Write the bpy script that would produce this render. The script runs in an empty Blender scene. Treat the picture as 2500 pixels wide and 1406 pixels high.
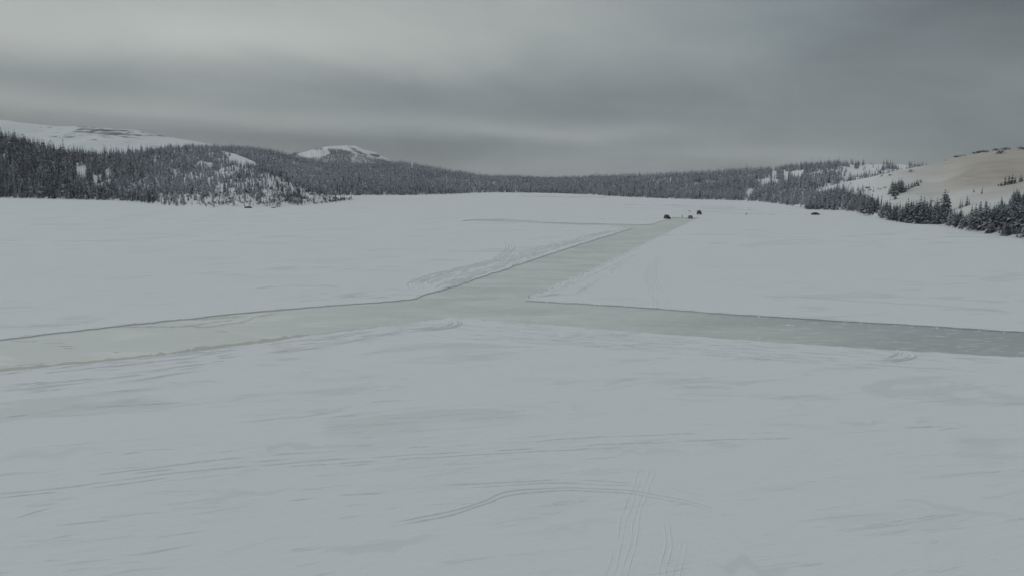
import bpy, bmesh, math, random
import numpy as np
from mathutils import Vector, Matrix
from mathutils.geometry import delaunay_2d_cdt

R = math.radians
rng = np.random.default_rng(7)
random.seed(7)
scene = bpy.context.scene
col = scene.collection

# ------------------------------------------------------------------ camera
CAMH, FPX, PITCH = 20.0, 1925.0, R(8.16)
cam_data = bpy.data.cameras.new("camera")
cam_data.sensor_width = 36.0
cam_data.lens = FPX / 2500.0 * 36.0
cam_data.clip_start = 0.5
cam_data.clip_end = 30000
cam = bpy.data.objects.new("camera", cam_data)
cam.location = (0, 0, CAMH)
cam.rotation_euler = (R(90) - PITCH, 0, 0)
col.objects.link(cam)
scene.camera = cam

scene.view_settings.view_transform = 'Standard'
scene.view_settings.look = 'None'
scene.view_settings.exposure = 0.0
scene.view_settings.gamma = 1.0
scene.cycles.max_bounces = 6
scene.cycles.diffuse_bounces = 3
scene.cycles.glossy_bounces = 3
scene.cycles.volume_bounces = 0

SUN_EL, SUN_AZ = 17.0, -62.0          # elevation; azimuth measured from +Y towards +X
# ------------------------------------------------------------------ node maths
class E:
    """A float socket with arithmetic that grows Math nodes."""
    tree = None
    def __init__(s, v): s.v = v
    @staticmethod
    def op(kind, *a, clamp=False):
        n = E.tree.nodes.new('ShaderNodeMath'); n.operation = kind; n.use_clamp = clamp
        for i, x in enumerate(a):
            x = x.v if isinstance(x, E) else x
            if isinstance(x, (int, float)): n.inputs[i].default_value = float(x)
            else: E.tree.links.new(x, n.inputs[i])
        return E(n.outputs[0])
    def __add__(s, o): return E.op('ADD', s, o)
    __radd__ = __add__
    def __sub__(s, o): return E.op('SUBTRACT', s, o)
    def __rsub__(s, o): return E.op('SUBTRACT', o, s)
    def __mul__(s, o): return E.op('MULTIPLY', s, o)
    __rmul__ = __mul__
    def __truediv__(s, o): return E.op('DIVIDE', s, o)
def gauss(x, c, w):
    t = (x - c) / w
    return E.op('EXPONENT', (t * t) * -1.0)
def sstep(x, a, b):
    n = E.tree.nodes.new('ShaderNodeMapRange'); n.interpolation_type = 'SMOOTHSTEP'
    E.tree.links.new(x.v, n.inputs[0])
    n.inputs[1].default_value = a; n.inputs[2].default_value = b
    n.inputs[3].default_value = 0.0; n.inputs[4].default_value = 1.0
    return E(n.outputs[0])
def vec(x, y, z):
    n = E.tree.nodes.new('ShaderNodeCombineXYZ')
    for i, c in enumerate((x, y, z)):
        if isinstance(c, E): E.tree.links.new(c.v, n.inputs[i])
        else: n.inputs[i].default_value = c
    return n.outputs[0]
def noise(v, scale, detail=4, rough=0.55, dist=0.0):
    n = E.tree.nodes.new('ShaderNodeTexNoise')
    n.inputs['Scale'].default_value = scale; n.inputs['Detail'].default_value = detail
    n.inputs['Roughness'].default_value = rough; n.inputs['Distortion'].default_value = dist
    E.tree.links.new(v, n.inputs['Vector'])
    return E(n.outputs[0])
def mixc(f, a, b):
    n = E.tree.nodes.new('ShaderNodeMix'); n.data_type = 'RGBA'
    if isinstance(f, E): E.tree.links.new(f.v, n.inputs[0])
    else: n.inputs[0].default_value = f
    for k, c in ((6, a), (7, b)):
        if isinstance(c, tuple): n.inputs[k].default_value = (*c, 1.0)
        else: E.tree.links.new(c, n.inputs[k])
    return n.outputs[2]
def attr(name):
    n = E.tree.nodes.new('ShaderNodeAttribute'); n.attribute_name = name
    return E(n.outputs['Fac'])

# ------------------------------------------------------------------ sky: overcast stratus over a Nishita sky
world = bpy.data.worlds.new("World"); scene.world = world
world.use_nodes = True
wt = world.node_tree; wt.nodes.clear(); E.tree = wt
wo = wt.nodes.new('ShaderNodeOutputWorld'); bg = wt.nodes.new('ShaderNodeBackground')
wt.links.new(bg.outputs[0], wo.inputs[0])
sky = wt.nodes.new('ShaderNodeTexSky'); sky.sky_type = 'NISHITA'; sky.sun_disc = False
sky.sun_elevation = R(SUN_EL); sky.sun_rotation = R(SUN_AZ)
tc = wt.nodes.new('ShaderNodeTexCoord'); sp = wt.nodes.new('ShaderNodeSeparateXYZ')
wt.links.new(tc.outputs['Generated'], sp.inputs[0])
dx, dy, dz = (E(sp.outputs[i]) for i in range(3))
az = E.op('ARCTAN2', dx, dy) * 57.2958
el = E.op('ARCSINE', dz) * 57.2958
zz = E.op('MAXIMUM', dz, 0.0) + 0.055
wob = noise(vec(az * 0.030, el * 0.085, 0.0), 1.0, 3, 0.5, 0.6)        # broad soft lumps
wob2 = noise(vec(az * 0.055, el * 0.16 + az * 0.012, 3.7), 1.0, 5, 0.55, 0.8)
band = noise(vec(az * 0.022, el * 0.36 + az * 0.022, 1.3), 1.0, 4, 0.5, 0.6)
elw = el + (wob - 0.5) * 3.2 + (wob2 - 0.5) * 1.6                # ragged band edges
top_b = 0.200 + 0.215 * (1.0 - sstep(az, -8.0, 32.0))
b = 0.262 + (top_b - 0.262) * sstep(elw, 4.6, 9.8)
b = b + (0.52 - top_b) * sstep(el, 13.0, 45.0)
b = b + 0.115 * gauss(elw, 8.3, 2.3) * gauss(az, -21.0, 11.0)
bc = 4.9 - (az + 32.0) * 0.060
b = b + 0.065 * gauss(elw - bc, 0.0, 0.7) * (1.0 - sstep(az, -8.0, 20.0)) - 0.045 * gauss(el - bc, -1.7, 0.9) * (1.0 - sstep(az, -10.0, 8.0))
b = b + 0.045 * gauss(elw, 2.6, 0.5) * gauss(az, 4.0, 9.0)
b = b + 0.055 * gauss(el, 1.5, 0.55) * gauss(az, 17.0, 9.0)
b = b + 0.03 * gauss(el, 0.4, 1.0)
b = b - 0.03 * gauss(elw, 6.4, 1.0) * gauss(az, -30.0, 14.0)
b = b - 0.03 * gauss(elw, 5.2, 1.7) * gauss(az, 4.0, 14.0) - 0.03 * sstep(az, 12.0, 30.0)
mot = noise(vec(az * 0.12, el * 0.30 + az * 0.02, 8.1), 1.0, 5, 0.6, 0.5)
b = b + (mot - 0.5) * 0.075 + (wob2 - 0.5) * 0.13 + (wob - 0.5) * 0.08 + (band - 0.5) * 0.09 * (1.0 - sstep(el, 4.0, 9.0))
b = E.op('MAXIMUM', b, 0.08)
cn = mixc(sstep(b, 0.20, 0.46), (0.87, 1.015, 1.085), (0.97, 1.035, 1.0))
cn = mixc(sstep(el, 12.0, 24.0), cn, (0.955, 1.022, 1.045))
vm = wt.nodes.new('ShaderNodeVectorMath'); vm.operation = 'SCALE'
wt.links.new(cn, vm.inputs[0]); wt.links.new((b * 10.0).v, vm.inputs[3])
final = mixc(0.96, sky.outputs[0], vm.outputs[0])
wt.links.new(final, bg.inputs[0])
bg.inputs[1].default_value = 0.1

sun_d = bpy.data.lights.new("sun", 'SUN')
sun_d.energy = 0.5; sun_d.angle = R(25); sun_d.color = (1.0, 0.96, 0.88)
sun = bpy.data.objects.new("sun", sun_d); col.objects.link(sun)
sd = Vector((math.sin(R(SUN_AZ)) * math.cos(R(SUN_EL)), math.cos(R(SUN_AZ)) * math.cos(R(SUN_EL)), math.sin(R(SUN_EL))))
sun.rotation_euler = sd.to_track_quat('Z', 'Y').to_euler()
sun.location = (0, 0, 300)

# ------------------------------------------------------------------ pixel of the photograph <-> place
SP, CP = math.sin(PITCH), math.cos(PITCH)
def ground(x, y, z=0.0):
    u, v = x - 1250.0, y - 703.0
    d = np.array((u, FPX * CP - v * SP, -FPX * SP - v * CP))
    t = (z - CAMH) / d[2]
    return np.array((d[0] * t, d[1] * t, z))
def depth_of(y):
    v = y - 703.0
    return (FPX * CP - v * SP) * CAMH / (FPX * SP + v * CP)
def z_at(y, D):
    v = y - 703.0
    return CAMH + D * (-FPX * SP - v * CP) / (FPX * CP - v * SP)
def project(P):
    P = np.asarray(P, float); q = P - np.array((0, 0, CAMH))
    f = q[..., 1] * CP - q[..., 2] * SP
    dn = -q[..., 1] * SP - q[..., 2] * CP
    return 1250 + FPX * q[..., 0] / f, 703 + FPX * dn / f
KX = 1945.0
def smooth(pts, n=6):
    P = [np.array(p, float) for p in pts]
    P = [2 * P[0] - P[1]] + P + [2 * P[-1] - P[-2]]
    out = []
    for i in range(1, len(P) - 2):
        for k in range(n):
            t = k / n
            a, b_, c, d = P[i - 1], P[i], P[i + 1], P[i + 2]
            out.append(0.5 * (2 * b_ + (c - a) * t + (2 * a - 5 * b_ + 4 * c - d) * t * t + (3 * b_ - a - 3 * c + d) * t ** 3))
    out.append(P[-2])
    return np.array(out)
def resample(L, step):
    L = np.asarray(L, float)
    s = np.concatenate(([0], np.cumsum(np.linalg.norm(np.diff(L, axis=0), axis=1))))
    n = max(2, int(s[-1] / step) + 1)
    t = np.linspace(0, s[-1], n)
    return np.stack([np.interp(t, s, L[:, i]) for i in range(L.shape[1])], 1)
_ph = rng.uniform(0, 6.28, (12, 2)); _dr = rng.uniform(0, 6.28, 12)
def snoise(x, y, wl):
    """Smooth noise, about -1..1, wavelength wl."""
    x = np.asarray(x, float); y = np.asarray(y, float); t = 0
    for i in range(12):
        k = 6.283 / (wl * (0.55 + 0.13 * i))
        t = t + np.sin((x * math.cos(_dr[i]) + y * math.sin(_dr[i])) * k + _ph[i, 0])
    return t / 3.5

# ------------------------------------------------------------------ object helpers
def tag(o, label=None, cat=None, group=None, kind=None):
    if label: o['label'] = label
    if cat: o['category'] = cat
    if group: o['group'] = group
    if kind: o['kind'] = kind
    return o
def link(name, data, mat=None, parent=None):
    o = bpy.data.objects.new(name, data); col.objects.link(o)
    if mat is not None and data is not None:
        data.materials.clear(); data.materials.append(mat)
    if parent: o.parent = parent
    return o
def mesh_np(name, V, F, smooth_=False):
    me = bpy.data.meshes.new(name)
    me.from_pydata([tuple(map(float, v)) for v in V], [], [tuple(int(i) for i in f) for f in F])
    if smooth_: me.polygons.foreach_set('use_smooth', [True] * len(me.polygons))
    me.update()
    return me
def tri_mesh(name, V):
    """V: (n,3,3) loose triangles."""
    n = len(V); me = bpy.data.meshes.new(name)
    me.vertices.add(n * 3); me.vertices.foreach_set('co', np.ascontiguousarray(V, np.float32).ravel())
    me.loops.add(n * 3); me.loops.foreach_set('vertex_index', np.arange(n * 3, dtype=np.int32))
    me.polygons.add(n); me.polygons.foreach_set('loop_start', np.arange(0, n * 3, 3, dtype=np.int32))
    me.update(calc_edges=True)
    return me
def face_attr(me, name, vals):
    a = me.attributes.new(name, 'FLOAT', 'FACE'); a.data.foreach_set('value', np.ascontiguousarray(vals, np.float32))
def vert_attr(me, name, vals):
    a = me.attributes.new(name, 'FLOAT', 'POINT'); a.data.foreach_set('value', np.ascontiguousarray(vals, np.float32))

# ------------------------------------------------------------------ materials
def new_mat(name):
    m = bpy.data.materials.new(name); m.use_nodes = True
    t = m.node_tree; E.tree = t
    return m, t, t.nodes['Principled BSDF']
def plain(name, c, rough=0.6, metal=0.0, spec=0.5):
    m, t, p = new_mat(name)
    g = t.nodes.new('ShaderNodeTexCoord')
    n = noise(g.outputs['Object'], 3.0, 3)
    t.links.new(mixc(n, tuple(x * 0.85 for x in c), tuple(min(1, x * 1.12) for x in c)), p.inputs['Base Color'])
    p.inputs['Roughness'].default_value = rough; p.inputs['Metallic'].default_value = metal
    p.inputs['Specular IOR Level'].default_value = spec
    return m
def bump(t, p, h, strength, dist):
    n = t.nodes.new('ShaderNodeBump'); n.inputs['Strength'].default_value = strength; n.inputs['Distance'].default_value = dist
    t.links.new(h.v, n.inputs['Height']); t.links.new(n.outputs[0], p.inputs['Normal'])

def snow_material():
    m, t, p = new_mat("wind_packed_snow")
    g = t.nodes.new('ShaderNodeNewGeometry'); s = t.nodes.new('ShaderNodeSeparateXYZ')
    t.links.new(g.outputs['Position'], s.inputs[0])
    X, Y, Z = (E(s.outputs[i]) for i in range(3))
    c, sn = math.cos(R(14)), math.sin(R(14))
    W = X * c + Y * sn                        # along the wind
    A = Y * c - X * sn                        # across it
    patch = noise(vec(W * 0.055, A * 0.13, 0.0), 1.0, 5, 0.55, 0.9)
    big = noise(vec(W * 0.006, A * 0.016, 5.0), 1.0, 3, 0.5)
    streak = noise(vec(W * 0.10, A * 0.75, 2.0), 1.0, 5, 0.6, 0.8)
    fine = noise(vec(W * 0.55, A * 2.6, 9.0), 1.0, 4, 0.6, 0.5)
    grain = noise(g.outputs['Position'], 5.0, 4, 0.65)
    crust = sstep(patch, 0.54, 0.63) * sstep(big, 0.38, 0.58)      # scoured grey crust between drifts
    lee = sstep(streak, 0.60, 0.66) * sstep(patch, 0.40, 0.58)     # thin hard sastrugi
    packed_or_shaded = attr('packed_or_shaded')
    base = mixc(big, (0.755, 0.785, 0.80), (0.80, 0.825, 0.845))
    base = mixc(crust * 0.50, base, (0.61, 0.65, 0.65))
    base = mixc(lee * 0.10, base, (0.60, 0.64, 0.66))
    base = mixc((fine - 0.5) * 0.18 + 0.03, base, (0.66, 0.69, 0.71))
    base = mixc((grain - 0.5) * 0.45 + 0.05, base, (0.66, 0.69, 0.70))
    base = mixc(packed_or_shaded, base, (0.38, 0.42, 0.45))
    t.links.new(base, p.inputs['Base Color'])
    p.inputs['Roughness'].default_value = 0.75
    p.inputs['Specular IOR Level'].default_value = 0.15
    h = streak * 0.38 + patch * 1.0 + fine * 0.22 + grain * 0.05 + sstep(streak, 0.57, 0.61) * sstep(patch, 0.42, 0.6) * 0.22
    bump(t, p, h, 0.75, 0.22)
    return m
M_SNOW = snow_material()

def ice_material():
    m, t, p = new_mat("swept_lake_ice")
    g = t.nodes.new('ShaderNodeNewGeometry'); s = t.nodes.new('ShaderNodeSeparateXYZ')
    t.links.new(g.outputs['Position'], s.inputs[0])
    X, Y = E(s.outputs[0]), E(s.outputs[1])
    a = noise(vec(X * 0.05, Y * 0.14, 0.0), 1.0, 6, 0.62, 0.8)
    d = noise(vec(X * 0.4, Y * 1.3, 4.0), 1.0, 5, 0.65, 0.4)
    L = noise(vec(X * 0.012, Y * 0.02, 7.0), 1.0, 3)
    clear = sstep(X + (L - 0.5) * 30.0, 6.0, 62.0) * sstep(Y, 150.0, 110.0 + 0.0)   # darker clear ice out along one arm
    white = 1.0 - sstep(X + (a - 0.5) * 40.0, -48.0, -4.0)                          # snowy, refrozen ice on the other
    base = mixc(sstep(a, 0.3, 0.7), (0.535, 0.578, 0.558), (0.69, 0.725, 0.705))
    base = mixc(clear * 0.85, base, (0.385, 0.425, 0.425))
    base = mixc(white * 0.75, base, (0.722, 0.754, 0.735))
    base = mixc(sstep(d, 0.52, 0.66) * 0.6, base, (0.76, 0.78, 0.76))
    base = mixc(sstep(a, 0.50, 0.62) * white * 0.7, base, (0.79, 0.81, 0.80))
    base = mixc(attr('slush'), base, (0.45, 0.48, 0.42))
    t.links.new(base, p.inputs['Base Color'])
    r = 0.50 + (d - 0.5) * 0.3 + white * 0.25
    t.links.new(r.v, p.inputs['Roughness'])
    p.inputs['Specular IOR Level'].default_value = 0.3
    bump(t, p, d * 0.3 + a, 0.5, 0.05)
    return m
M_ICE = ice_material()

def hill_material():
    m, t, p = new_mat("hill_snow")
    g = t.nodes.new('ShaderNodeNewGeometry')
    n = noise(g.outputs['Position'], 0.035, 6, 0.6, 0.5)
    n2 = noise(g.outputs['Position'], 0.4, 4)
    sp_ = t.nodes.new('ShaderNodeSeparateXYZ'); t.links.new(g.outputs['Position'], sp_.inputs[0])
    st = noise(vec(E(sp_.outputs[0]) * 0.03, E(sp_.outputs[1]) * 0.05, E(sp_.outputs[2]) * 0.45), 1.0, 5, 0.6, 0.6)
    tan = attr('tan'); rock = attr('rock')
    base = mixc(n, (0.73, 0.77, 0.785), (0.80, 0.83, 0.845))
    base = mixc(E.op('MULTIPLY', tan, 0.80 + (st - 0.5) * 0.45, clamp=True), base, (0.37, 0.315, 0.26))
    rk = noise(vec(E(sp_.outputs[0]) * 0.022, E(sp_.outputs[1]) * 0.01, E(sp_.outputs[2]) * 0.12), 1.0, 6, 0.65, 0.4)
    base = mixc(sstep(rk + rock * 0.45, 0.70, 0.80), base, (0.16, 0.17, 0.19))
    t.links.new(base, p.inputs['Base Color'])
    p.inputs['Roughness'].default_value = 0.85; p.inputs['Specular IOR Level'].default_value = 0.1
    bump(t, p, n + n2 * 0.15 + st * 0.5, 0.7, 1.2)
    return m
M_HILL = hill_material()

def needle_material(name, dark, dark2):
    """Snow-dusted needles: snow lies only on faces that look up."""
    m, t, p = new_mat(name)
    g = t.nodes.new('ShaderNodeNewGeometry'); s = t.nodes.new('ShaderNodeSeparateXYZ')
    t.links.new(g.outputs['Normal'], s.inputs[0])
    up = sstep(E(s.outputs[2]), 0.02, 0.40)
    n = noise(g.outputs['Position'], 2.2, 2)
    oi = t.nodes.new('ShaderNodeObjectInfo')
    base = mixc(attr('tone'), dark, dark2)
    sn = up * attr('snow') * sstep(n, 0.18, 0.52)
    base = mixc(E.op('MINIMUM', sn, 1.0), base, (0.74, 0.79, 0.88))
    t.links.new(base, p.inputs['Base Color'])
    p.inputs['Roughness'].default_value = 0.8; p.inputs['Specular IOR Level'].default_value = 0.15
    return m
M_NEEDLE = needle_material("spruce_needles", (0.034, 0.048, 0.055), (0.080, 0.080, 0.094))
M_TWIG = needle_material("bush_twigs", (0.045, 0.050, 0.045), (0.10, 0.085, 0.070))
M_BARK = plain("bark", (0.10, 0.085, 0.075), 0.9)
M_BLACK = plain("dark_car_paint", (0.012, 0.014, 0.016), 0.35)
M_NAVY = plain("dark_blue_car_paint", (0.010, 0.013, 0.018), 0.3)
M_SILVER = plain("grey_car_paint", (0.20, 0.22, 0.23), 0.35, 0.4)
M_GLASS = plain("tinted_glass", (0.045, 0.055, 0.06), 0.08, 0.0, 0.8)
M_RUBBER = plain("tyre_rubber", (0.012, 0.012, 0.012), 0.9)
M_RIM = plain("wheel_metal", (0.30, 0.31, 0.32), 0.4, 0.8)
M_LAMP = plain("lamp_lens", (0.6, 0.62, 0.6), 0.15)
M_TAIL = plain("tail_lamp_lens", (0.25, 0.02, 0.02), 0.2)
M_CLOTH = plain("dark_winter_cloth", (0.018, 0.02, 0.025), 0.95)
M_SKIN = plain("skin", (0.45, 0.30, 0.24), 0.6)
M_WOOD = plain("weathered_wood", (0.16, 0.15, 0.13), 0.9)
M_ROCK = plain("wet_rock", (0.035, 0.04, 0.04), 0.7)

# ------------------------------------------------------------------ lake: ice road cut into the snow cover
ICE_Z = -0.17
far_edge = [(-1500, 1010), (-500, 889), (-200, 852), (0, 828), (250, 799), (500, 772), (650, 758), (800, 746), (950, 735.5), (1010, 728), (1045, 716),
            (1120, 695), (1200, 668), (1270, 644), (1350, 618), (1430, 592), (1500, 571), (1545, 556.5)]
spur_near = [(1500, 552.2), (1400, 549.2), (1320, 546), (1210, 542), (1125, 540.6)]
spur_far = [(1150, 536.4), (1225, 535.2), (1316, 541), (1320, 542.6), (1450, 546), (1570, 549)]
head = [(1592, 547), (1606, 543), (1638, 533.5), (1643, 530.4), (1666, 531.6), (1708, 531.8), (1690, 540), (1670, 549)]
right_bank = [(1620, 572), (1560, 601), (1500, 630), (1440, 659), (1380, 686), (1320, 713), (1296, 723), (1281, 731.5), (1312, 734.5), (1430, 741),
              (1620, 754), (1800, 766.5), (2000, 779), (2200, 791), (2500, 809), (3000, 840), (4500, 933)]
near_edge = [(4500, 1008), (3000, 905), (2500, 870.5), (2300, 861), (2100, 849), (1950, 839), (1800, 829), (1700, 822), (1500, 806), (1400, 797), (1250, 786),
             (1104, 774), (1050, 781), (950, 795), (850, 807), (750, 819), (650, 836), (500, 854), (400, 867), (300, 878), (150, 893), (0, 908), (-200, 929), (-500, 962), (-1500, 1072)]
outline_px = far_edge + spur_near + spur_far + head + right_bank + near_edge
loop = np.array([ground(x, y)[:2] for x, y in outline_px])
closed = np.vstack([loop, loop[:1]])
def roughen(L, step, amp):
    out = []
    for i in range(len(L) - 1):
        a, b_ = L[i], L[i + 1]
        n = max(1, int(np.linalg.norm(b_ - a) / step))
        for k in range(n):
            out.append(a + (b_ - a) * k / n)
    out = np.array(out)
    j = np.stack([snoise(out[:, 0] * 3, out[:, 1], 5.0), snoise(out[:, 1] * 3, out[:, 0] + 40, 4.0)], 1) * amp
    j += np.stack([snoise(out[:, 0] * 3, out[:, 1] + 9, 25.0), snoise(out[:, 1] * 3, out[:, 0] + 7, 30.0)], 1) * amp * 1.3
    return out + j + rng.normal(0, amp * 0.3, out.shape)
edge = roughen(closed, 0.8, 0.17)
def inside(P, poly):
    x, y = P[..., 0], P[..., 1]; r = np.zeros(x.shape, bool)
    px, py = poly[:, 0], poly[:, 1]; j = len(poly) - 1
    for i in range(len(poly)):
        c = ((py[i] > y) != (py[j] > y))
        with np.errstate(divide='ignore', invalid='ignore'):
            r ^= c & (x < (px[j] - px[i]) * (y - py[i]) / (py[j] - py[i] + 1e-12) + px[i])
        j = i
    return r

SV, SF, SA = [], [], []        # snow_field: verts, faces, 'packed' per vertex: compacted snow, painted bank shade
def snow_sheet():
    n = len(edge); B = 4000.0
    pts = [Vector(p) for p in edge] + [Vector(p) for p in ((-B, -2000), (B, -2000), (B, B), (-B, B))]
    eds = [(i, (i + 1) % n) for i in range(n)] + [(n + i, n + (i + 1) % 4) for i in range(4)]
    v, e, f, *_ = delaunay_2d_cdt(pts, eds, [], 0, 1e-5)
    V = np.array([(p.x, p.y) for p in v])
    Cn = np.array([V[list(t)].mean(0) for t in f])
    keep = ~inside(Cn, edge)
    for p in V: SV.append((p[0], p[1], 0.0)); SA.append(0.0)
    for t, k in zip(f, keep):
        if k: SF.append(tuple(t))
    # bank: the cut face of the snow down to the ice, a touch undercut; ditch shade painted in, deepening downwards
    o = len(SV); cen = edge
    tang = np.roll(cen, -1, 0) - np.roll(cen, 1, 0)
    nrm = np.stack([-tang[:, 1], tang[:, 0]], 1); nrm /= np.linalg.norm(nrm, axis=1)[:, None] + 1e-9
    area = np.sum(cen[:, 0] * np.roll(cen[:, 1], -1) - np.roll(cen[:, 0], -1) * cen[:, 1])
    out = nrm * (-1 if area > 0 else 1)
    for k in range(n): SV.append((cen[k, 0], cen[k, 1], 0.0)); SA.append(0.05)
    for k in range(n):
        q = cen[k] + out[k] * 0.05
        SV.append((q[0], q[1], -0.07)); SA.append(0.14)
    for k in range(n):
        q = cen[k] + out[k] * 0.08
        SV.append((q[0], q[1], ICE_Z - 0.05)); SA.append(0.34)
    for k in range(n):
        k2 = (k + 1) % n
        for r_ in (0, n): SF.append((o + r_ + k, o + r_ + k2, o + r_ + n + k2, o + r_ + n + k))
snow_sheet()

def ridge(L, w, h, packed_or_shaded=0.25, keep=0.5, broken=9.0, off=0.0, base=-0.03):
    """One low ridge along a ground polyline; dips under the snow where it breaks off."""
    L = np.asarray(L)[:, :2]
    if len(L) < 3: return
    t = np.gradient(L, axis=0); t /= np.linalg.norm(t, axis=1)[:, None] + 1e-9
    nn = np.stack([-t[:, 1], t[:, 0]], 1)
    seed = rng.uniform(0, 500)
    s = np.concatenate(([0], np.cumsum(np.linalg.norm(np.diff(L, axis=0), axis=1))))
    m = np.clip(0.5 + 0.9 * snoise(s + seed, s * 0 + seed, broken) + (keep - 0.5) * 2.2, 0, 1.25)
    m *= np.clip(np.minimum(s, s[-1] - s) / 3.0, 0, 1)
    m *= 0.8 + 0.4 * rng.random(len(s))
    jit = snoise(s * 1.0, s * 0 + seed, 6.0) * w * 0.25
    o = len(SV)
    for i in range(len(L)):
        for k, (a, zf) in enumerate(((-1, 0), (-0.45, 0.75), (0.05, 1.0), (0.5, 0.55), (1, 0))):
            p = L[i] + nn[i] * (a * w * 0.5 + off + jit[i])
            SV.append((p[0], p[1], base + (h - base) * zf * m[i] if zf else base)); SA.append(packed_or_shaded * (1.0 if k in (1, 2) else 0.55) * min(1, m[i]))
    wet = inside(np.array(SV[o:])[:, :2].reshape(len(L), 5, 2), edge).any(1)
    for i in range(len(L) - 1):
        if wet[i] or wet[i + 1]: continue
        for k in range(4): SF.append((o + i * 5 + k, o + (i + 1) * 5 + k, o + (i + 1) * 5 + k + 1, o + i * 5 + k + 1))
def track(pts, gauge=1.6, w=0.5, h=0.07, packed_or_shaded=0.3, keep=0.6, step=None, broken=9.0, pairs=2):
    """Wheel or runner tracks along photo points: the ploughed-up rims of two ruts."""
    L = np.array([ground(x, y)[:2] for x, y in smooth(pts)])
    d = np.linalg.norm(L[len(L) // 2])
    L = resample(L, step or max(0.35, d / 220))
    t = np.gradient(L, axis=0); t /= np.linalg.norm(t, axis=1)[:, None] + 1e-9
    nn = np.stack([-t[:, 1], t[:, 0]], 1)
    for sgn in ((-1, 1) if pairs == 2 else (0,)):
        for e in (-0.55, 0.55):
            ridge(L + nn * (sgn * gauge / 2 + e * w), w * 0.75, h, packed_or_shaded, keep, broken)
def lines(p0, p1, n, spread0, spread1, w=0.35, h=0.06, packed_or_shaded=0.25, keep=0.5, bend=0.0):
    """A bundle of near-parallel plough lines between two photo points."""
    for k in range(n):
        a = rng.uniform(-1, 1)
        y0, y1 = p0[1] + a * spread0, p1[1] + a * spread1
        c0, c1 = sorted(rng.uniform(0, 1, 2))
        if c1 - c0 < 0.25: c0, c1 = max(0, c0 - 0.2), min(1, c1 + 0.2)
        x0, x1 = p0[0] + (p1[0] - p0[0]) * c0, p0[0] + (p1[0] - p0[0]) * c1
        yy0, yy1 = y0 + (y1 - y0) * c0, y0 + (y1 - y0) * c1
        mid = ((x0 + x1) / 2, (yy0 + yy1) / 2 + bend * (yy1 - yy0 + 4))
        L = np.array([ground(*q)[:2] for q in smooth([(x0, yy0), mid, (x1, yy1)], 10)])
        d = np.linalg.norm(L[len(L) // 2])
        ridge(resample(L, max(0.4, d / 200)), w * max(1, d / 110), h * max(1, d / 140), packed_or_shaded, keep, 7.0)

# tracks seen on the snow
def rut(pts, w=0.26, h=0.035, packed_or_shaded=0.17, keep=0.72, broken=6.0):
    L = np.array([ground(x, y)[:2] for x, y in smooth(pts)])
    ridge(resample(L, max(0.35, np.linalg.norm(L[len(L) // 2]) / 220)), w, h, packed_or_shaded, keep, broken)
patch_spots = []
def crust_patch(x, y, ln, wd, ang, packed_or_shaded):
    """Thin sheet of grey wind crust lying on the snow, fading out at its rim."""
    p = ground(x, y)[:2]
    if any(np.linalg.norm(p - q) < (ln + l2) * 0.56 for q, l2 in patch_spots): return
    if np.min(np.linalg.norm(edge - p, axis=1)) < ln * 0.6: return
    patch_spots.append((p, ln))
    n = 26; m_ = 8; o = len(SV); sd = rng.uniform(0, 99); c, s_ = math.cos(ang), math.sin(ang)
    for i in range(n + 1):
        u = -1 + 2 * i / n
        half = wd / 2 * max(0.04, (1 - abs(u) ** 2.2)) * (1 + 0.35 * float(snoise(u * 4 + sd, sd, 2.2)))
        mid = 0.25 * wd * float(snoise(u * 3 + sd, sd + 9, 3.0))
        for k in range(m_ + 1):
            v = -1 + 2 * k / m_
            a, b_ = u * ln / 2, mid + v * half
            SV.append((p[0] + a * c - b_ * s_, p[1] + a * s_ + b_ * c, 0.004 if abs(v) < 1 and abs(u) < 1 else 0.001))
            SA.append(packed_or_shaded * max(0, 1 - abs(v) ** 3) * (0.55 if v > 0.5 else 1.0) * max(0, 1 - abs(u) ** 4))
    for i in range(n):
        for k in range(m_): q = o + i * (m_ + 1) + k; SF.append((q, q + m_ + 1, q + m_ + 2, q + 1))
rut([(100, 1174), (370, 1142), (600, 1115), (900, 1097), (1180, 1084), (1460, 1066), (1700, 1058), (2000, 1052), (2400, 1036)], keep=0.6)
rut([(-100, 1203), (0, 1193), (100, 1185), (370, 1150), (600, 1128), (760, 1117)], keep=0.6)
rut([(-100, 1210), (100, 1196), (370, 1160), (600, 1138), (900, 1116), (1252, 1097), (1500, 1083), (1750, 1074), (2000, 1068)])
rut([(-100, 1220), (100, 1205), (370, 1171), (600, 1146), (900, 1126), (1100, 1113), (1340, 1100), (1520, 1091)])
rut([(0, 1335), (150, 1308), (330, 1279), (500, 1249), (650, 1229), (780, 1213), (900, 1204), (1100, 1195)])
rut([(250, 1306), (330, 1295), (440, 1270), (540, 1252)], keep=0.5)
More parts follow.
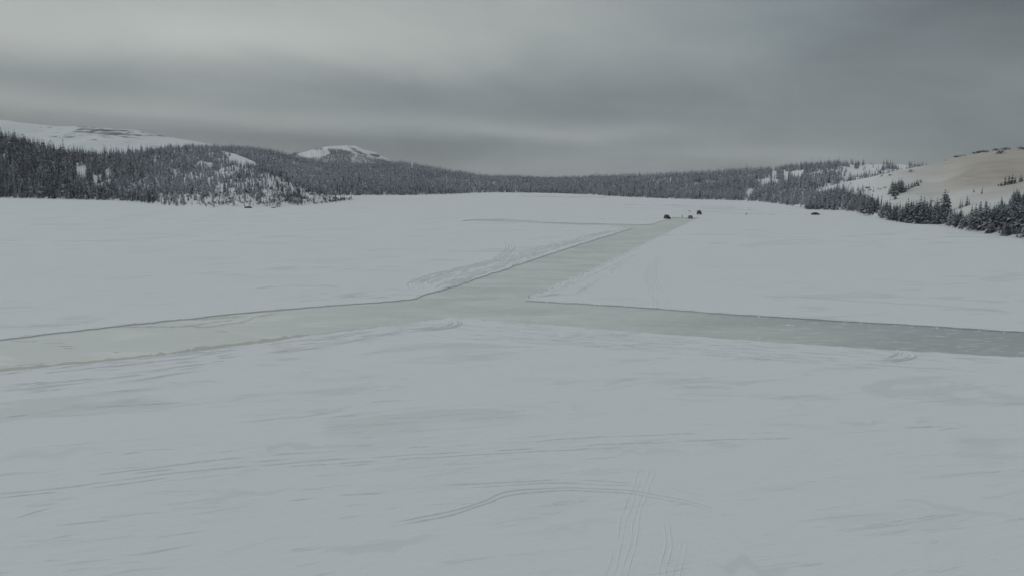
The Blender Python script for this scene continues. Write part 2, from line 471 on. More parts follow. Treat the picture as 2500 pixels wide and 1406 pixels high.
for x, y, ln, wd, a_, pk in [(800, 1000, 5, 1.5, .45, .16), (715, 1090, 5.5, 1.8, .1, .17), (560, 1212, 9, 0.9, .35, .16), (790, 1243, 5, 2.4, .2, .17), (930, 1328, 7, 1.5, .3, .17), (1770, 1085, 3, 1.7, .0, .14),
                             (1850, 1378, 5, 2.2, -.2, .16), (1590, 1105, 6, 1.6, .1, .12), (2110, 1032, 5, 1.2, .1, .17), (2300, 1052, 9, 1.6, -.1, .10), (2330, 1240, 7, 0.9, -.4, .13), (2070, 1362, 5, 1.4, .5, .12),
                             (240, 990, 12, 2.2, .5, .10), (110, 1110, 9, 2.6, .4, .10), (1400, 1290, 6, 2.2, .3, .08), (1150, 1290, 5, 1.8, .2, .07), (450, 945, 10, 2.4, .4, .10), (1330, 925, 8, 1.8, .1, .08), (1920, 970, 6, 1.8, .0, .10), (1680, 975, 6, 1.2, -.2, .10), (1780, 650, 22, 6, .0, .06)]:
    crust_patch(x, y, ln, wd, a_, pk)
for k in range(60):
    x, y = rng.uniform(0, 2500), 900 + 500 * rng.random()
    crust_patch(x, y, rng.uniform(2, 6), rng.uniform(0.5, 1.6), R(14) + rng.normal(0, .2), rng.uniform(.03, .09))
track([(900, 1290), (1080, 1256), (1180, 1226), (1230, 1206), (1320, 1195), (1430, 1194), (1540, 1200), (1620, 1214), (1700, 1232), (1790, 1262)], 0.0, 0.40, 0.038, 0.2, 1.0, pairs=1)
track([(1000, 1190), (1150, 1186), (1270, 1178), (1370, 1174), (1480, 1178), (1580, 1184), (1680, 1204), (1770, 1232)], 0.0, 0.45, 0.045, 0.11, 0.8, pairs=1)
track([(1600, 1120), (1578, 1150), (1566, 1185), (1540, 1260), (1528, 1330), (1505, 1406), (1490, 1470)], 0.7, 0.28, 0.008, 0.05, 1.1)
track([(1622, 1235), (1628, 1290), (1630, 1330), (1616, 1400), (1600, 1480)], 0.0, 0.28, 0.008, 0.05, 1.1, pairs=1)
track([(1678, 1280), (1668, 1330), (1652, 1400), (1640, 1480)], 0.0, 0.28, 0.008, 0.05, 1.1, pairs=1)
track([(0, 1275), (120, 1244), (160, 1236)], 0.0, 0.5, 0.09, 0.3, 0.7, pairs=1)
track([(560, 1204), (700, 1198), (800, 1196), (852, 1182)], 0.0, 0.5, 0.09, 0.3, 0.5, pairs=1)
track([(1585, 640), (1578, 680), (1588, 710), (1600, 735), (1606, 757)], 0.5, 0.40, 0.034, 0.08, 1.0)
track([(1604, 625), (1595, 665), (1604, 705), (1622, 735), (1630, 758)], 0.5, 0.40, 0.034, 0.08, 1.0)
track([(1760, 705), (1850, 722), (2000, 729), (2150, 739), (2300, 748), (2480, 763)], 0.9, 0.5, 0.05, 0.16, 0.8)
track([(2100, 884), (2170, 874), (2196, 863), (2186, 850)], 0.0, 0.5, 0.10, 0.3, 0.9, pairs=1)
track([(2130, 886), (2205, 878), (2225, 866), (2205, 852)], 0.0, 0.5, 0.10, 0.3, 0.9, pairs=1)
track([(1020, 708), (1008, 696), (1020, 686), (1060, 672), (1130, 655), (1200, 638), (1230, 622), (1244, 605), (1240, 588)], 1.6, 0.6, 0.085, 0.13, 0.9)
track([(1050, 704), (1035, 694), (1060, 682), (1150, 655), (1230, 632), (1300, 612), (1400, 585), (1500, 563)], 1.8, 0.7, 0.085, 0.13, 0.7)
track([(1060, 706), (1130, 676), (1230, 648), (1330, 611), (1430, 583)], 2.0, 0.7, 0.085, 0.13, 0.65)
track([(1085, 698), (1180, 664), (1260, 632), (1350, 606), (1450, 577), (1540, 553)], 1.2, 0.7, 0.085, 0.13, 0.65)
track([(1040, 700), (1080, 706), (1120, 690), (1160, 672)], 1.0, 0.5, 0.085, 0.13, 0.7)
track([(1310, 724), (1360, 712), (1380, 690), (1420, 668), (1500, 630), (1560, 604)], 1.2, 0.5, 0.05, 0.10, 0.7)
track([(1330, 722), (1400, 716), (1450, 690), (1520, 640)], 0.8, 0.5, 0.05, 0.10, 0.5)
track([(1300, 727), (1345, 721), (1400, 720)], 0.6, 0.4, 0.09, 0.25, 0.7)
track([(600, 707), (680, 699), (760, 698), (860, 700)], 1.2, 0.5, 0.07, 0.2, 0.6)
track([(1090, 776), (1110, 786), (1100, 797), (1060, 803), (980, 806)], 1.2, 0.4, 0.09, 0.3, 0.9)
track([(1112, 778), (1122, 790), (1112, 800)], 0.0, 0.4, 0.09, 0.3, 0.9, pairs=1)
lines((980, 800), (2500, 900), 60, 16, 24, 0.30, 0.056, 0.13, 0.45)
lines((1100, 782), (1700, 832), 16, 6, 8, 0.22, 0.048, 0.11, 0.5)
lines((-60, 950), (620, 868), 46, 40, 24, 0.30, 0.064, 0.15, 0.5)
lines((600, 862), (1090, 792), 26, 16, 8, 0.26, 0.056, 0.14, 0.5)
lines((1250, 655), (1540, 558), 7, 7, 3, 0.35, 0.05, 0.08, 0.5)
lines((1340, 715), (1600, 596), 9, 8, 5, 0.28, 0.04, 0.08, 0.5)
lines((700, 728), (1030, 712), 22, 14, 8, 0.26, 0.064, 0.13, 0.45)
lines((1160, 530), (1560, 540), 8, 5, 3, 0.45, 0.064, 0.08, 0.4)
lines((1650, 514), (1990, 524), 14, 6, 4, 0.68, 0.080, 0.17, 0.6)
lines((1440, 500), (1850, 513), 10, 5, 5, 1.2, 0.10, 0.25, 0.5)
lines((1240, 478), (1500, 484), 5, 2, 2, 1.5, 0.10, 0.3, 0.7)
# wind drifts: low sastrugi, denser on one side
for k in range(800):
    x = rng.uniform(-200, 2700); y = 560 + 900 * rng.random() ** 1.1
    if rng.random() > (0.9 if x < 1000 else 0.14): continue
    p = ground(x, y)[:2]
    if inside(p[None], edge)[0] or np.min(np.linalg.norm(edge - p, axis=1)) < 4: continue
    a = R(14 + rng.normal(0, 7)); ln = rng.uniform(1.2, 5.5) * (1 + np.linalg.norm(p) / 160)
    s = np.linspace(-0.5, 0.5, 10) * ln
    cv = rng.normal(0, 0.05)
    L = np.stack([p[0] + s * math.cos(a) - cv * s * s * math.sin(a), p[1] + s * math.sin(a) + cv * s * s * math.cos(a)], 1)
    if inside(L, edge).any(): continue
    ridge(L, rng.uniform(0.16, 0.5) * (1 + np.linalg.norm(p) / 200), rng.uniform(0.02, 0.06), rng.uniform(0.02, 0.10), 0.7, 4.0)
# ploughed berm along the banks
seg = resample(closed, 0.8)
seg = np.stack([np.convolve(np.pad(seg[:, i], 3, 'edge'), np.ones(7) / 7, 'valid') for i in (0, 1)], 1)
ridge(seg, 0.55, 0.10, 0.05, 0.45, 5.0, off=0.45)
ridge(seg, 0.55, 0.10, 0.05, 0.45, 5.0, off=-0.45)
def clods(n):
    """Broken snow spilled along the cut banks."""
    for k in range(n):
        p = edge[rng.integers(len(edge))] + rng.normal(0, 0.55, 2); d = np.linalg.norm(p)
        if d > 260 or p[1] < 5: continue
        r_ = rng.uniform(0.06, 0.20); z = ICE_Z if inside(p[None], edge)[0] else 0.0; o = len(SV)
        for dx_, dy_, dz_ in ((1, 0, 0), (0, 1, 0), (-1, 0, 0), (0, -1, 0), (0.2, 0.1, 1), (0, 0, -0.4)):
            j = r_ * rng.uniform(0.7, 1.3); SV.append((p[0] + dx_ * j, p[1] + dy_ * j, z + dz_ * j * 0.7)); SA.append(0.03)
        for a in range(4): SF.append((o + a, o + (a + 1) % 4, o + 4)); SF.append((o + (a + 1) % 4, o + a, o + 5))
clods(1500)
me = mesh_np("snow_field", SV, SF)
vert_attr(me, 'packed_or_shaded', SA)
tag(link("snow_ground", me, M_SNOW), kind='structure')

def ice_sheet():
    n = len(edge); V, F, A = [], [], []
    pts = [Vector(p) for p in edge]
    v, e, f, *_ = delaunay_2d_cdt(pts, [(i, (i + 1) % n) for i in range(n)], [], 1, 1e-5)
    cen = np.array([(p.x, p.y) for p in v])
    tang = np.roll(edge, -1, 0) - np.roll(edge, 1, 0)
    nrm = np.stack([-tang[:, 1], tang[:, 0]], 1); nrm /= np.linalg.norm(nrm, axis=1)[:, None] + 1e-9
    area = np.sum(edge[:, 0] * np.roll(edge[:, 1], -1) - np.roll(edge[:, 0], -1) * edge[:, 1])
    out = nrm * (-1 if area > 0 else 1)
    for p in cen: V.append((p[0], p[1], ICE_Z)); A.append(0.0)
    F += [tuple(t) for t in f]
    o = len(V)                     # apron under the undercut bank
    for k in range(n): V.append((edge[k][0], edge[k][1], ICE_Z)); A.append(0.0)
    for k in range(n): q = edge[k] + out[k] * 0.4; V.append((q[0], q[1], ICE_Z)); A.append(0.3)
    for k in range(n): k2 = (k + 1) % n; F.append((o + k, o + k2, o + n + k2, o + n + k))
    def strip(pts, wpx, slush, z=0.004):
        L = smooth(pts, 8); o = len(V)
        for i, (x, y) in enumerate(L):
            wv = wpx * (0.6 + 0.5 * math.sin(i * 0.9 + x) * math.sin(i * 0.37)) * min(1, i / 3, (len(L) - 1 - i) / 3) + 0.3
            for sgn in (-1, 0, 1):
                g = ground(x, y + sgn * wv, ICE_Z + z); V.append(tuple(g)); A.append(slush if sgn == 0 else slush * 0.75)
        for i in range(len(L) - 1):
            for k in (0, 1): F.append((o + i * 3 + k, o + i * 3 + k + 1, o + i * 3 + 3 + k + 1, o + i * 3 + 3 + k))
    strip([(-100, 908), (0, 903), (200, 886), (300, 877), (420, 862), (500, 850), (640, 833), (700, 825), (760, 817)], 6.5, 0.85)
    strip([(760, 816), (900, 801), (1000, 788), (1095, 775)], 2.2, 0.6)
    strip([(-20, 897), (60, 890), (120, 885)], 1.5, 0.6)
    strip([(300, 799), (380, 797), (440, 797), (480, 792), (520, 786), (570, 781)], 1.8, 0.7, 0.008)
    strip([(450, 793), (500, 798), (560, 790), (600, 784), (626, 772), (680, 765)], 2.2, 0.6, 0.012)
    strip([(470, 781), (540, 775), (600, 772)], 2.5, 0.5, 0.016)
    strip([(140, 845), (160, 844.5), (178, 845)], 1.5, 0.75)
    strip([(155, 850), (168, 850), (180, 850)], 1.2, 0.75)
    strip([(525, 810), (540, 808), (560, 811)], 1.8, 0.6)
    strip([(630, 773), (640, 772), (655, 773)], 1.5, 0.5)
    strip([(25, 832), (60, 834), (95, 832)], 2.0, 0.45)
    strip([(105, 838), (130, 837), (160, 836)], 1.6, 0.45)
    strip([(1640, 531.5), (1655, 532), (1664, 533)], 0.7, 0.9)
    strip([(1690, 533), (1700, 532.4), (1707, 532)], 0.6, 0.9)
    me = mesh_np("ice_road", V, F); vert_attr(me, 'slush', A)
    tag(link("ice_road", me, M_ICE), kind='structure')
ice_sheet()

# ------------------------------------------------------------------ hills
class Hill:
    """Terrain between a shoreline and a ridge, laid out from bearings, with real distances."""
    def __init__(s, shore, crest, back, tree, expo=0.9, rough=1.5, wl=60, drop=0.55):
        s.sx, s.sy = map(np.array, zip(*shore)); s.cx, s.cy = map(np.array, zip(*crest))
        s.bx, s.bd = map(np.array, zip(*back)); s.tx, s.th = map(np.array, zip(*tree))
        s.expo, s.rough, s.wl, s.drop = expo, rough, wl, drop
        s.x0, s.x1 = max(s.sx[0], s.cx[0]), min(s.sx[-1], s.cx[-1])
    def D0(s, x): return depth_of(sum(np.interp(np.asarray(x) + o, s.sx, s.sy) for o in (-26, -13, 0, 13, 26)) / 5)
    def D1(s, x): return s.D0(x) + np.interp(x, s.bx, s.bd)
    def at(s, x, t):
        x = np.asarray(x, float); t = np.asarray(t, float)
        d0, d1 = s.D0(x), s.D1(x)
        D = d0 + (d1 - d0) * t
        zr = z_at(np.interp(x, s.cx, s.cy), d1) - np.interp(x, s.tx, s.th)
        zr = np.maximum(zr, 0.5)
        tt = np.clip(t, 0, 1)
        z = zr * tt ** s.expo
        X = (x - 1250) / KX * D
        nz = snoise(X, D, s.wl) * s.rough + snoise(X + 50, D, s.wl * 0.3) * s.rough * 0.3
        z = z + nz * np.clip(tt * 3, 0, 1) * np.clip((1.15 - tt) * 2.0, 0.12, 1)
        z = np.where(t > 1, z - zr * s.drop * np.clip(t - 1, 0, None) ** 1.3, z)
        z = np.where(t < 0, 6.0 * t, z)
        z = np.maximum(z, np.where(t > 0.02, 0.25, -9))
        return np.stack([X, D, z], -1)
    def build(s, name, nx=220, nt=70, tan=None, rock=None):
        xs = np.linspace(s.x0, s.x1, nx)
        ts = np.concatenate([[-0.12], np.linspace(0, 1, nt) ** 1.2, [1.1, 1.25, 1.5, 1.9]])
        Xg, Tg = np.meshgrid(xs, ts)
        P = s.at(Xg, Tg); nT = len(ts)
        F = [(i * nx + j, i * nx + j + 1, (i + 1) * nx + j + 1, (i + 1) * nx + j) for i in range(nT - 1) for j in range(nx - 1)]
        me = mesh_np(name, P.reshape(-1, 3), F, True)
        ux, uy = project(P)
        vert_attr(me, 'tan', (tan(ux, uy, P) if tan else ux * 0).ravel())
        vert_attr(me, 'rock', (rock(ux, uy, P) if rock else ux * 0).ravel())
        return tag(link(name, me, M_HILL), kind='structure')
    def hit(s, x, y):
        """Ground place that the photo shows at (x, y): the nearest such point."""
        ts = np.linspace(0.0, 1.05, 400)
        P = s.at(np.full(400, x), ts); _, yy = project(P)
        k = np.argmax(yy <= y) if (yy <= y).any() else 399
        return P[k]

L1 = Hill([(-1600, 468), (-400, 478), (-200, 480), (0, 483), (150, 487), (300, 490), (340, 494), (420, 503), (480, 506), (560, 508), (640, 508), (700, 505), (760, 500), (830, 494), (860, 488)],
          [(-1600, 262), (-400, 285), (0, 322), (60, 333), (110, 346), (150, 356), (200, 364), (250, 369), (300, 365), (350, 358), (420, 347), (480, 346), (530, 351), (575, 357), (610, 372), (640, 388), (680, 412), (720, 430), (760, 449), (800, 465), (830, 478), (860, 490)],
          [(-1600, 330), (-400, 330), (0, 300), (250, 260), (480, 300), (600, 260), (680, 170), (760, 100), (830, 50), (860, 25)],
          [(-1600, 9), (300, 9), (480, 7.5), (640, 6.5), (760, 4.5), (860, 2)], 0.85, 2.2, 55)
L2 = Hill([(380, 478), (860, 478), (1000, 477), (1100, 475), (1145, 471.5), (1200, 470.5), (1345, 472), (1420, 475)],
          [(380, 362), (480, 352), (560, 351), (620, 354), (650, 360), (700, 371), (735, 382), (800, 392), (880, 396), (940, 390), (990, 391), (1050, 403), (1100, 413), (1150, 420), (1200, 427), (1300, 431), (1345, 433), (1420, 438)],
          [(380, 600), (735, 560), (940, 600), (1150, 420), (1345, 300), (1420, 250)],
          [(380, 8), (1420, 7.5)], 0.8, 2.5, 110)
DOME = Hill([(640, 440), (1040, 440)], [(640, 396), (690, 386), (735, 375), (780, 367), (830, 368), (870, 378), (920, 392), (1040, 415)],
            [(640, 60), (1040, 60)], [(640, 0), (1040, 0)], 0.7, 3.0, 120)
DOME.D0 = lambda x: np.asarray(x) * 0 + 1450.0
DOME.D1 = lambda x: np.asarray(x) * 0 + 1850.0
R2 = Hill([(1270, 471), (1340, 472), (1440, 476), (1500, 480), (1600, 484.5), (1700, 487.5), (1800, 489.5), (1850, 492), (1900, 497), (1975, 508), (2005, 513), (2100, 516), (2420, 520)],
          [(1270, 436), (1340, 432), (1400, 429), (1450, 425), (1550, 422), (1600, 421), (1680, 416), (1750, 410), (1850, 405), (1900, 402), (1970, 392), (2050, 387), (2150, 388), (2200, 391), (2260, 399), (2320, 406), (2420, 415)],
          [(1270, 260), (1500, 330), (1800, 340), (2000, 360), (2420, 380)],
          [(1270, 7), (1900, 7), (2050, 6), (2420, 4)], 0.85, 2.2, 70)
R1 = Hill([(1960, 511), (2005, 513.5), (2080, 513), (2130, 527), (2170, 537), (2260, 548), (2310, 547), (2340, 558), (2400, 568), (2500, 581), (2700, 612), (2950, 648), (3600, 705), (4800, 770)],
          [(1960, 511), (1988, 505), (2003, 480), (2016, 459), (2050, 447), (2100, 437), (2180, 422), (2270, 403), (2330, 385), (2400, 372), (2500, 363), (2700, 340), (2950, 325), (3600, 300), (4800, 290)],
          [(1960, 30), (2010, 90), (2100, 140), (2260, 190), (2400, 220), (2500, 240), (4800, 240)],
          [(1960, 0), (4800, 0)], 1.0, 0.9, 60, 0.35)
FARL = Hill([(-1700, 440), (760, 440)], [(-1700, 200), (-700, 232), (-300, 262), (0, 290), (60, 301), (110, 308), (200, 310), (260, 311), (330, 318), (400, 331), (450, 341), (500, 352), (560, 362), (640, 372), (760, 380)],
            [(-1700, 1), (760, 1)], [(-1700, 0), (760, 0)], 1.0, 10.0, 330)
FARL.D0 = lambda x: np.asarray(x) * 0 + 1500.0
FARL.D1 = lambda x: np.asarray(x) * 0 + 2700.0
FARM = Hill([(700, 440), (1150, 440)], [(700, 383), (760, 366), (800, 357), (850, 355.5), (872, 359), (890, 367), (908, 371), (918, 373), (930, 381), (945, 386), (965, 397), (1000, 415), (1150, 424)],
            [(700, 1), (1150, 1)], [(700, 0), (1150, 0)], 1.0, 7.0, 260)
FARW = Hill([(1040, 440), (2700, 440)], [(1040, 436), (1120, 427), (1230, 426), (1300, 428), (1360, 430.5), (1500, 427), (2700, 424)],
            [(1040, 1), (2700, 1)], [(1040, 6), (2700, 6)], 0.8, 2.0, 160)
FARW.D0 = lambda x: np.asarray(x) * 0 + 1500.0
FARW.D1 = lambda x: np.asarray(x) * 0 + 1750.0
FARM.D0 = lambda x: np.asarray(x) * 0 + 2200.0
FARM.D1 = lambda x: np.asarray(x) * 0 + 3200.0
def tan_mask(x, y, P):
    t = (lambda q: q * q * (3 - 2 * q))(np.clip((x + 40 * snoise(P[..., 0], P[..., 1], 50) - 2110) / 300, 0, 1)) * np.clip((500 - (x - 2300) * 0.06 - y) / 60 + snoise(P[..., 0], P[..., 1], 35) * 0.16, 0, 1)
    core = np.exp(-((y - 432 + (x - 2400) * 0.12) / 38.0) ** 2) * (lambda q: q * q * (3 - 2 * q))(np.clip((x - 2180) / 260, 0, 1))
    return np.clip(0.36 * np.clip((x - 2000) / 200, 0, 1) + 0.48 * t + 0.30 * core, 0, 1)
def rock_far(x, y, P):
    a = np.exp(-((x - 230) / 90.) ** 2 - ((y - 322) / 12.) ** 2) + np.exp(-((x - 390) / 35.) ** 2 - ((y - 331) / 6.) ** 2) + np.exp(-((x - 320) / 60.) ** 2 - ((y - 330) / 8.) ** 2) * 0.6
    return 0.19 + 0.45 * np.clip(a, 0, 1)
def rock_mid(x, y, P):
    a = np.exp(-((x - 870) / 22.) ** 2 - ((y - 370 - (x - 870) * 0.5) / 7.) ** 2) + np.exp(-((x - 915) / 20.) ** 2 - ((y - 380) / 7.) ** 2)
    return 0.16 + 0.56 * np.clip(a, 0, 1)
L1.build("hill", 420, 60); L2.build("hill", 240, 60); R2.build("hill", 240, 60)
DOME.build("hill", 120, 50); FARW.build("hill", 120, 20)
R1.build("hill", 420, 90, tan=tan_mask)
FARL.build("mountain", 300, 60, rock=rock_far)
FARM.build("mountain", 140, 60, rock=rock_mid)

# ------------------------------------------------------------------ trees
def spruce_tris(tiers, nb, seed, width=0.16, fronds=1, spread=1.0):
    """Unit-height spruce: tiers of drooping branch blades; returns (n,3,3)."""
    r_ = np.random.default_rng(seed); T = []
    for i in range(tiers):
        t = (i + 0.5 * r_.random()) / tiers
        z = 0.05 + 0.93 * t
        rad = width * (1 - t) ** 0.8 * (1.0 + 0.25 * math.sin(i * 2.1 + seed)) + 0.008
        a0 = r_.uniform(0, 6.28)
        for k in range(nb if t < 0.8 else max(3, nb // 2)):
            a = a0 + 6.283 * k / nb + r_.normal(0, 0.2)
            ln = rad * r_.uniform(0.65, 1.2)
            droop = ln * r_.uniform(0.35, 0.85)
            wb = ln * 0.55 * spread * r_.uniform(0.75, 1.3)
            c, s = math.cos(a), math.sin(a)
            if fronds == 1:
                T.append([(-s * wb * 0.6, c * wb * 0.6, z + 0.02), (s * wb * 0.6, -c * wb * 0.6, z + 0.02), (c * ln, s * ln, z - droop)])
            else:
                for f in range(fronds):
                    u = 0.15 + 0.8 * f / (fronds - 1)
                    bx, by, bz = c * ln * u * 0.8, s * ln * u * 0.8, z - droop * u * u * 0.8
                    aa = a + r_.normal(0, 0.5); cc, ss = math.cos(aa), math.sin(aa)
                    l2 = ln * r_.uniform(0.35, 0.6); w2 = l2 * 0.55
                    T.append([(bx - ss * w2, by + cc * w2, bz + 0.01), (bx + ss * w2, by - cc * w2, bz + 0.012),
                              (bx + cc * l2, by + ss * l2, bz - l2 * r_.uniform(0.3, 0.9))])
    for k in range(3):                                                     # leader
        a = k * 2.09; T.append([(math.cos(a) * 0.012, math.sin(a) * 0.012, 0.9), (math.cos(a + 2) * 0.012, math.sin(a + 2) * 0.012, 0.9), (0, 0, 1.0)])
    return np.array(T)
def trunk_tris(r0=0.014, h=0.95, n=5):
    T = []
    for k in range(n):
        a, b_ = 6.283 * k / n, 6.283 * (k + 1) / n
        T.append([(r0 * math.cos(a), r0 * math.sin(a), -0.04), (r0 * math.cos(b_), r0 * math.sin(b_), -0.04), (0, 0, h)])
    return np.array(T)
def bush_tris(n, seed, flat=0.9):
    r_ = np.random.default_rng(seed); T = []
    for k in range(n):
        v = r_.normal(0, 1, 3); v /= np.linalg.norm(v); rad = r_.uniform(0.35, 1.0)
        p = v * rad * np.array((0.55, 0.55, 0.5 * flat)); p[2] = abs(p[2]) * 1.6 + 0.03
        d = np.array((v[0] * 0.5, v[1] * 0.5, 0.5 + r_.random())); d /= np.linalg.norm(d)
        side = np.cross(d, r_.normal(0, 1, 3)); side /= np.linalg.norm(side) + 1e-6
        l = r_.uniform(0.16, 0.36); w = l * 0.26
        T.append([p - side * w, p + side * w, p + d * l])
    for k in range(5):
        a = r_.uniform(0, 6.28); q = np.array((math.cos(a) * 0.35, math.sin(a) * 0.35, 0.6))
        T.append([(-0.03, 0, -0.08), (0.03, 0, -0.08), q])
    return np.array(T)
LOW = [spruce_tris(9, 4, i, 0.17, 1, 1.5) for i in range(8)]
MID = [spruce_tris(13, 7, 20 + i, 0.165, 1, 1.15) for i in range(8)]
BUSH = [bush_tris(34, 60 + i) for i in range(6)]
def place(tmpl, pos, h, rad, rot, lean=None):
    """Instances of one template -> (k,n,3,3)."""
    c, s = np.cos(rot)[:, None, None], np.sin(rot)[:, None, None]
    x, y, z = tmpl[None, ..., 0], tmpl[None, ..., 1], tmpl[None, ..., 2]
    hh = h[:, None, None]; rr = (h * rad)[:, None, None]
    X = (x * c - y * s) * rr + pos[:, 0, None, None]
    Y = (x * s + y * c) * rr + pos[:, 1, None, None]
    if lean is not None: X = X + lean[:, None, None] * z * hh
    return np.stack([X, Y, z * hh + pos[:, 2, None, None]], -1)

def in_px(x, y, polys):
    r = np.zeros(x.shape, bool)
    for p in polys: r |= inside(np.stack([x, y], -1), np.array(p, float))
    return r
def scatter(hill, density, tlim=(0.0, 1.08), keep=None, xlim=None):
    """Random places on a hill at about density per square metre."""
    x0, x1 = xlim or (hill.x0, hill.x1)
    xs = np.linspace(x0, x1, 400)
    wid = (hill.D1(xs) - hill.D0(xs)) * (tlim[1] - tlim[0])
    area_cols = wid * (hill.D0(xs) + hill.D1(xs)) / 2 / KX
    n = int(area_cols.sum() * (x1 - x0) / 400 * density)
    pw = area_cols / area_cols.sum()
    x = rng.choice(xs, n, p=pw) + rng.uniform(-0.5, 0.5, n) * (x1 - x0) / 400
    t = rng.uniform(tlim[0], tlim[1], n)
    P = hill.at(x, t)
    px, py = project(P)
    ok = np.ones(n, bool) if keep is None else rng.random(n) < keep(px, py, P, t)
    ok &= P[:, 2] > 0.05
    return P[ok], px[ok], py[ok], t[ok]

trees = []      # columns: x y z height radius_factor snow tone hillcode
def add_trees(P, h, rad, snow, tone, code):
    n = len(P)
    trees.append(np.column_stack([P, np.broadcast_to(h, n), np.broadcast_to(rad, n), np.broadcast_to(snow, n), np.broadcast_to(tone, n), np.full(n, code)]))
bushes = []
def add_bushes(P, h, rad, snow, code):
    n = len(P)
    bushes.append(np.column_stack([P, np.broadcast_to(h, n), np.broadcast_to(rad, n), np.broadcast_to(snow, n), rng.random(n), np.full(n, code)]))

CLR1 = [[(522, 356), (552, 353), (600, 366), (628, 384), (630, 396), (592, 396), (560, 384), (535, 366)], [(183, 407), (212, 405), (214, 432), (190, 435)], [(226, 430), (250, 432), (248, 452), (228, 450)],
        [(253, 414), (272, 416), (272, 452), (262, 455)], [(640, 466), (700, 470), (700, 500), (640, 500)], [(556, 462), (575, 462), (572, 478), (558, 476)]]
CLR1 = [[(x, y + (12 if y > np.mean([q[1] for q in p]) else 0)) for x, y in p] for p in CLR1]
def keep1(x, y, P, t):
    k = np.where(in_px(x, y, CLR1), 0.03, 1.0) * np.interp(x, [250, 420], [0.62, 1.0])
    front = np.clip((x - 390) / 60, 0, 1) * np.clip((y - np.interp(x, [390, 600, 640, 735, 745], [476, 476, 494, 494, 470]) - 5 * np.sin(x * 0.05)) / 10, 0, 1)   # open snowy foot of the peninsula
    k = k * (1 - 0.85 * front)
    mid = np.clip((x - 430) / 60, 0, 1) * np.clip((y - 395) / 25, 0, 1) * (0.5 + 0.5 * np.sign(snoise(P[:, 0], P[:, 1], 26)))
    k = k * (1 - 0.30 * mid * np.clip((650 - x) / 40, 0, 1))
    tip = np.clip((x - 728) / 14, 0, 1) * np.clip((y - 465 - (x - 735) * 0.215) / 5, 0, 1)
    k = k * (1 - 0.95 * tip)
    pale = np.clip((x - 280) / 80, 0, 1) * (0.5 + 0.5 * np.clip(snoise(P[:, 0] + 300, P[:, 1], 45) * 1.5, -1, 1))
    gap = np.clip((x - 400) / 60, 0, 1) * np.clip((640 - x) / 40, 0, 1) * np.clip(snoise(P[:, 0] * 1.0 + 90, P[:, 1] * 0.6, 17) * 2.0 - 0.5, 0, 1)
    return k * (1 - 0.25 * pale) * (1 - 0.6 * gap)
P, px, py, t = scatter(L1, 0.135, (0.0, 1.06), keep1)
n = len(P)
hgt = np.interp(px, [-400, 250, 420, 640, 760, 860], [11.0, 10.2, 6.2, 5.2, 4.6, 3.9]) * rng.uniform(0.6, 1.25, n) * np.where(rng.random(n) < 0.08, 1.5, 1)
snow = np.clip(np.interp(px, [0, 150, 350, 500, 690, 860], [0.17, 0.25, 0.60, 0.90, 0.46, 0.40]) + rng.normal(0, 0.27, n), 0.08, 1.0)
add_trees(P, hgt, rng.uniform(0.8, 1.25, n), snow, rng.random(n) * np.interp(px, [0, 300, 600], [0.3, 0.7, 0.8]), 1)
P, px, py, t = scatter(L1, 0.075, (0.0, 0.9), lambda x, y, P, t: np.clip((x - 395) / 40, 0, 1) * np.clip((y - np.interp(x, [395, 640, 735, 860], [470, 470, 465, 488])) / 6, 0, 1) * np.where(y > 501, 0.35, 1.0), (390, 858))
n = len(P); add_trees(P, rng.uniform(1.2, 3.0, n), rng.uniform(1.0, 1.5, n), np.clip(rng.normal(0.5, 0.3, n), 0.05, 1), rng.random(n), 1)
# shore row of the wooded left bank
P, px, py, t = scatter(L1, 0.16, (0.0, 0.07), lambda x, y, P, t: np.clip((385 - x) / 40, 0, 1) * 0.8)
n = len(P); add_trees(P, rng.uniform(3.0, 8.5, n), rng.uniform(0.95, 1.4, n), np.clip(rng.normal(0.45, 0.2, n), 0.1, 1), rng.random(n), 1)

CLR2 = [[(1003, 404), (1007, 404), (1010, 418), (1005, 418)], [(1280, 452), (1290, 450), (1290, 464), (1282, 464)]]
def keep2(x, y, P, t): return np.where(in_px(x, y, CLR2), 0.0, 1.0)
P, px, py, t = scatter(L2, 0.080, (0.0, 1.05), keep2)
n = len(P)
add_trees(P, rng.uniform(4.6, 8.8, n) * np.where(rng.random(n) < 0.07, 1.4, 1), rng.uniform(0.8, 1.2, n), np.clip(0.72 + 0.12 * snoise(P[:, 0], P[:, 1], 160) + rng.normal(0, 0.28, n), 0.1, 1), rng.random(n) * 0.9, 2)
CLRD = [[(724, 378), (750, 368), (800, 366), (808, 378), (780, 388), (735, 388)]]
P, px, py, t = scatter(DOME, 0.10, (0.3, 1.04), lambda x, y, P, t: np.where(in_px(x, y, CLRD), 0.04, np.where(x < 858, 1.0, 0.4)))
n = len(P); add_trees(P, rng.uniform(4.0, 7.5, n), rng.uniform(0.9, 1.3, n), np.clip(rng.normal(0.75, 0.2, n), 0.2, 1), rng.random(n), 2)

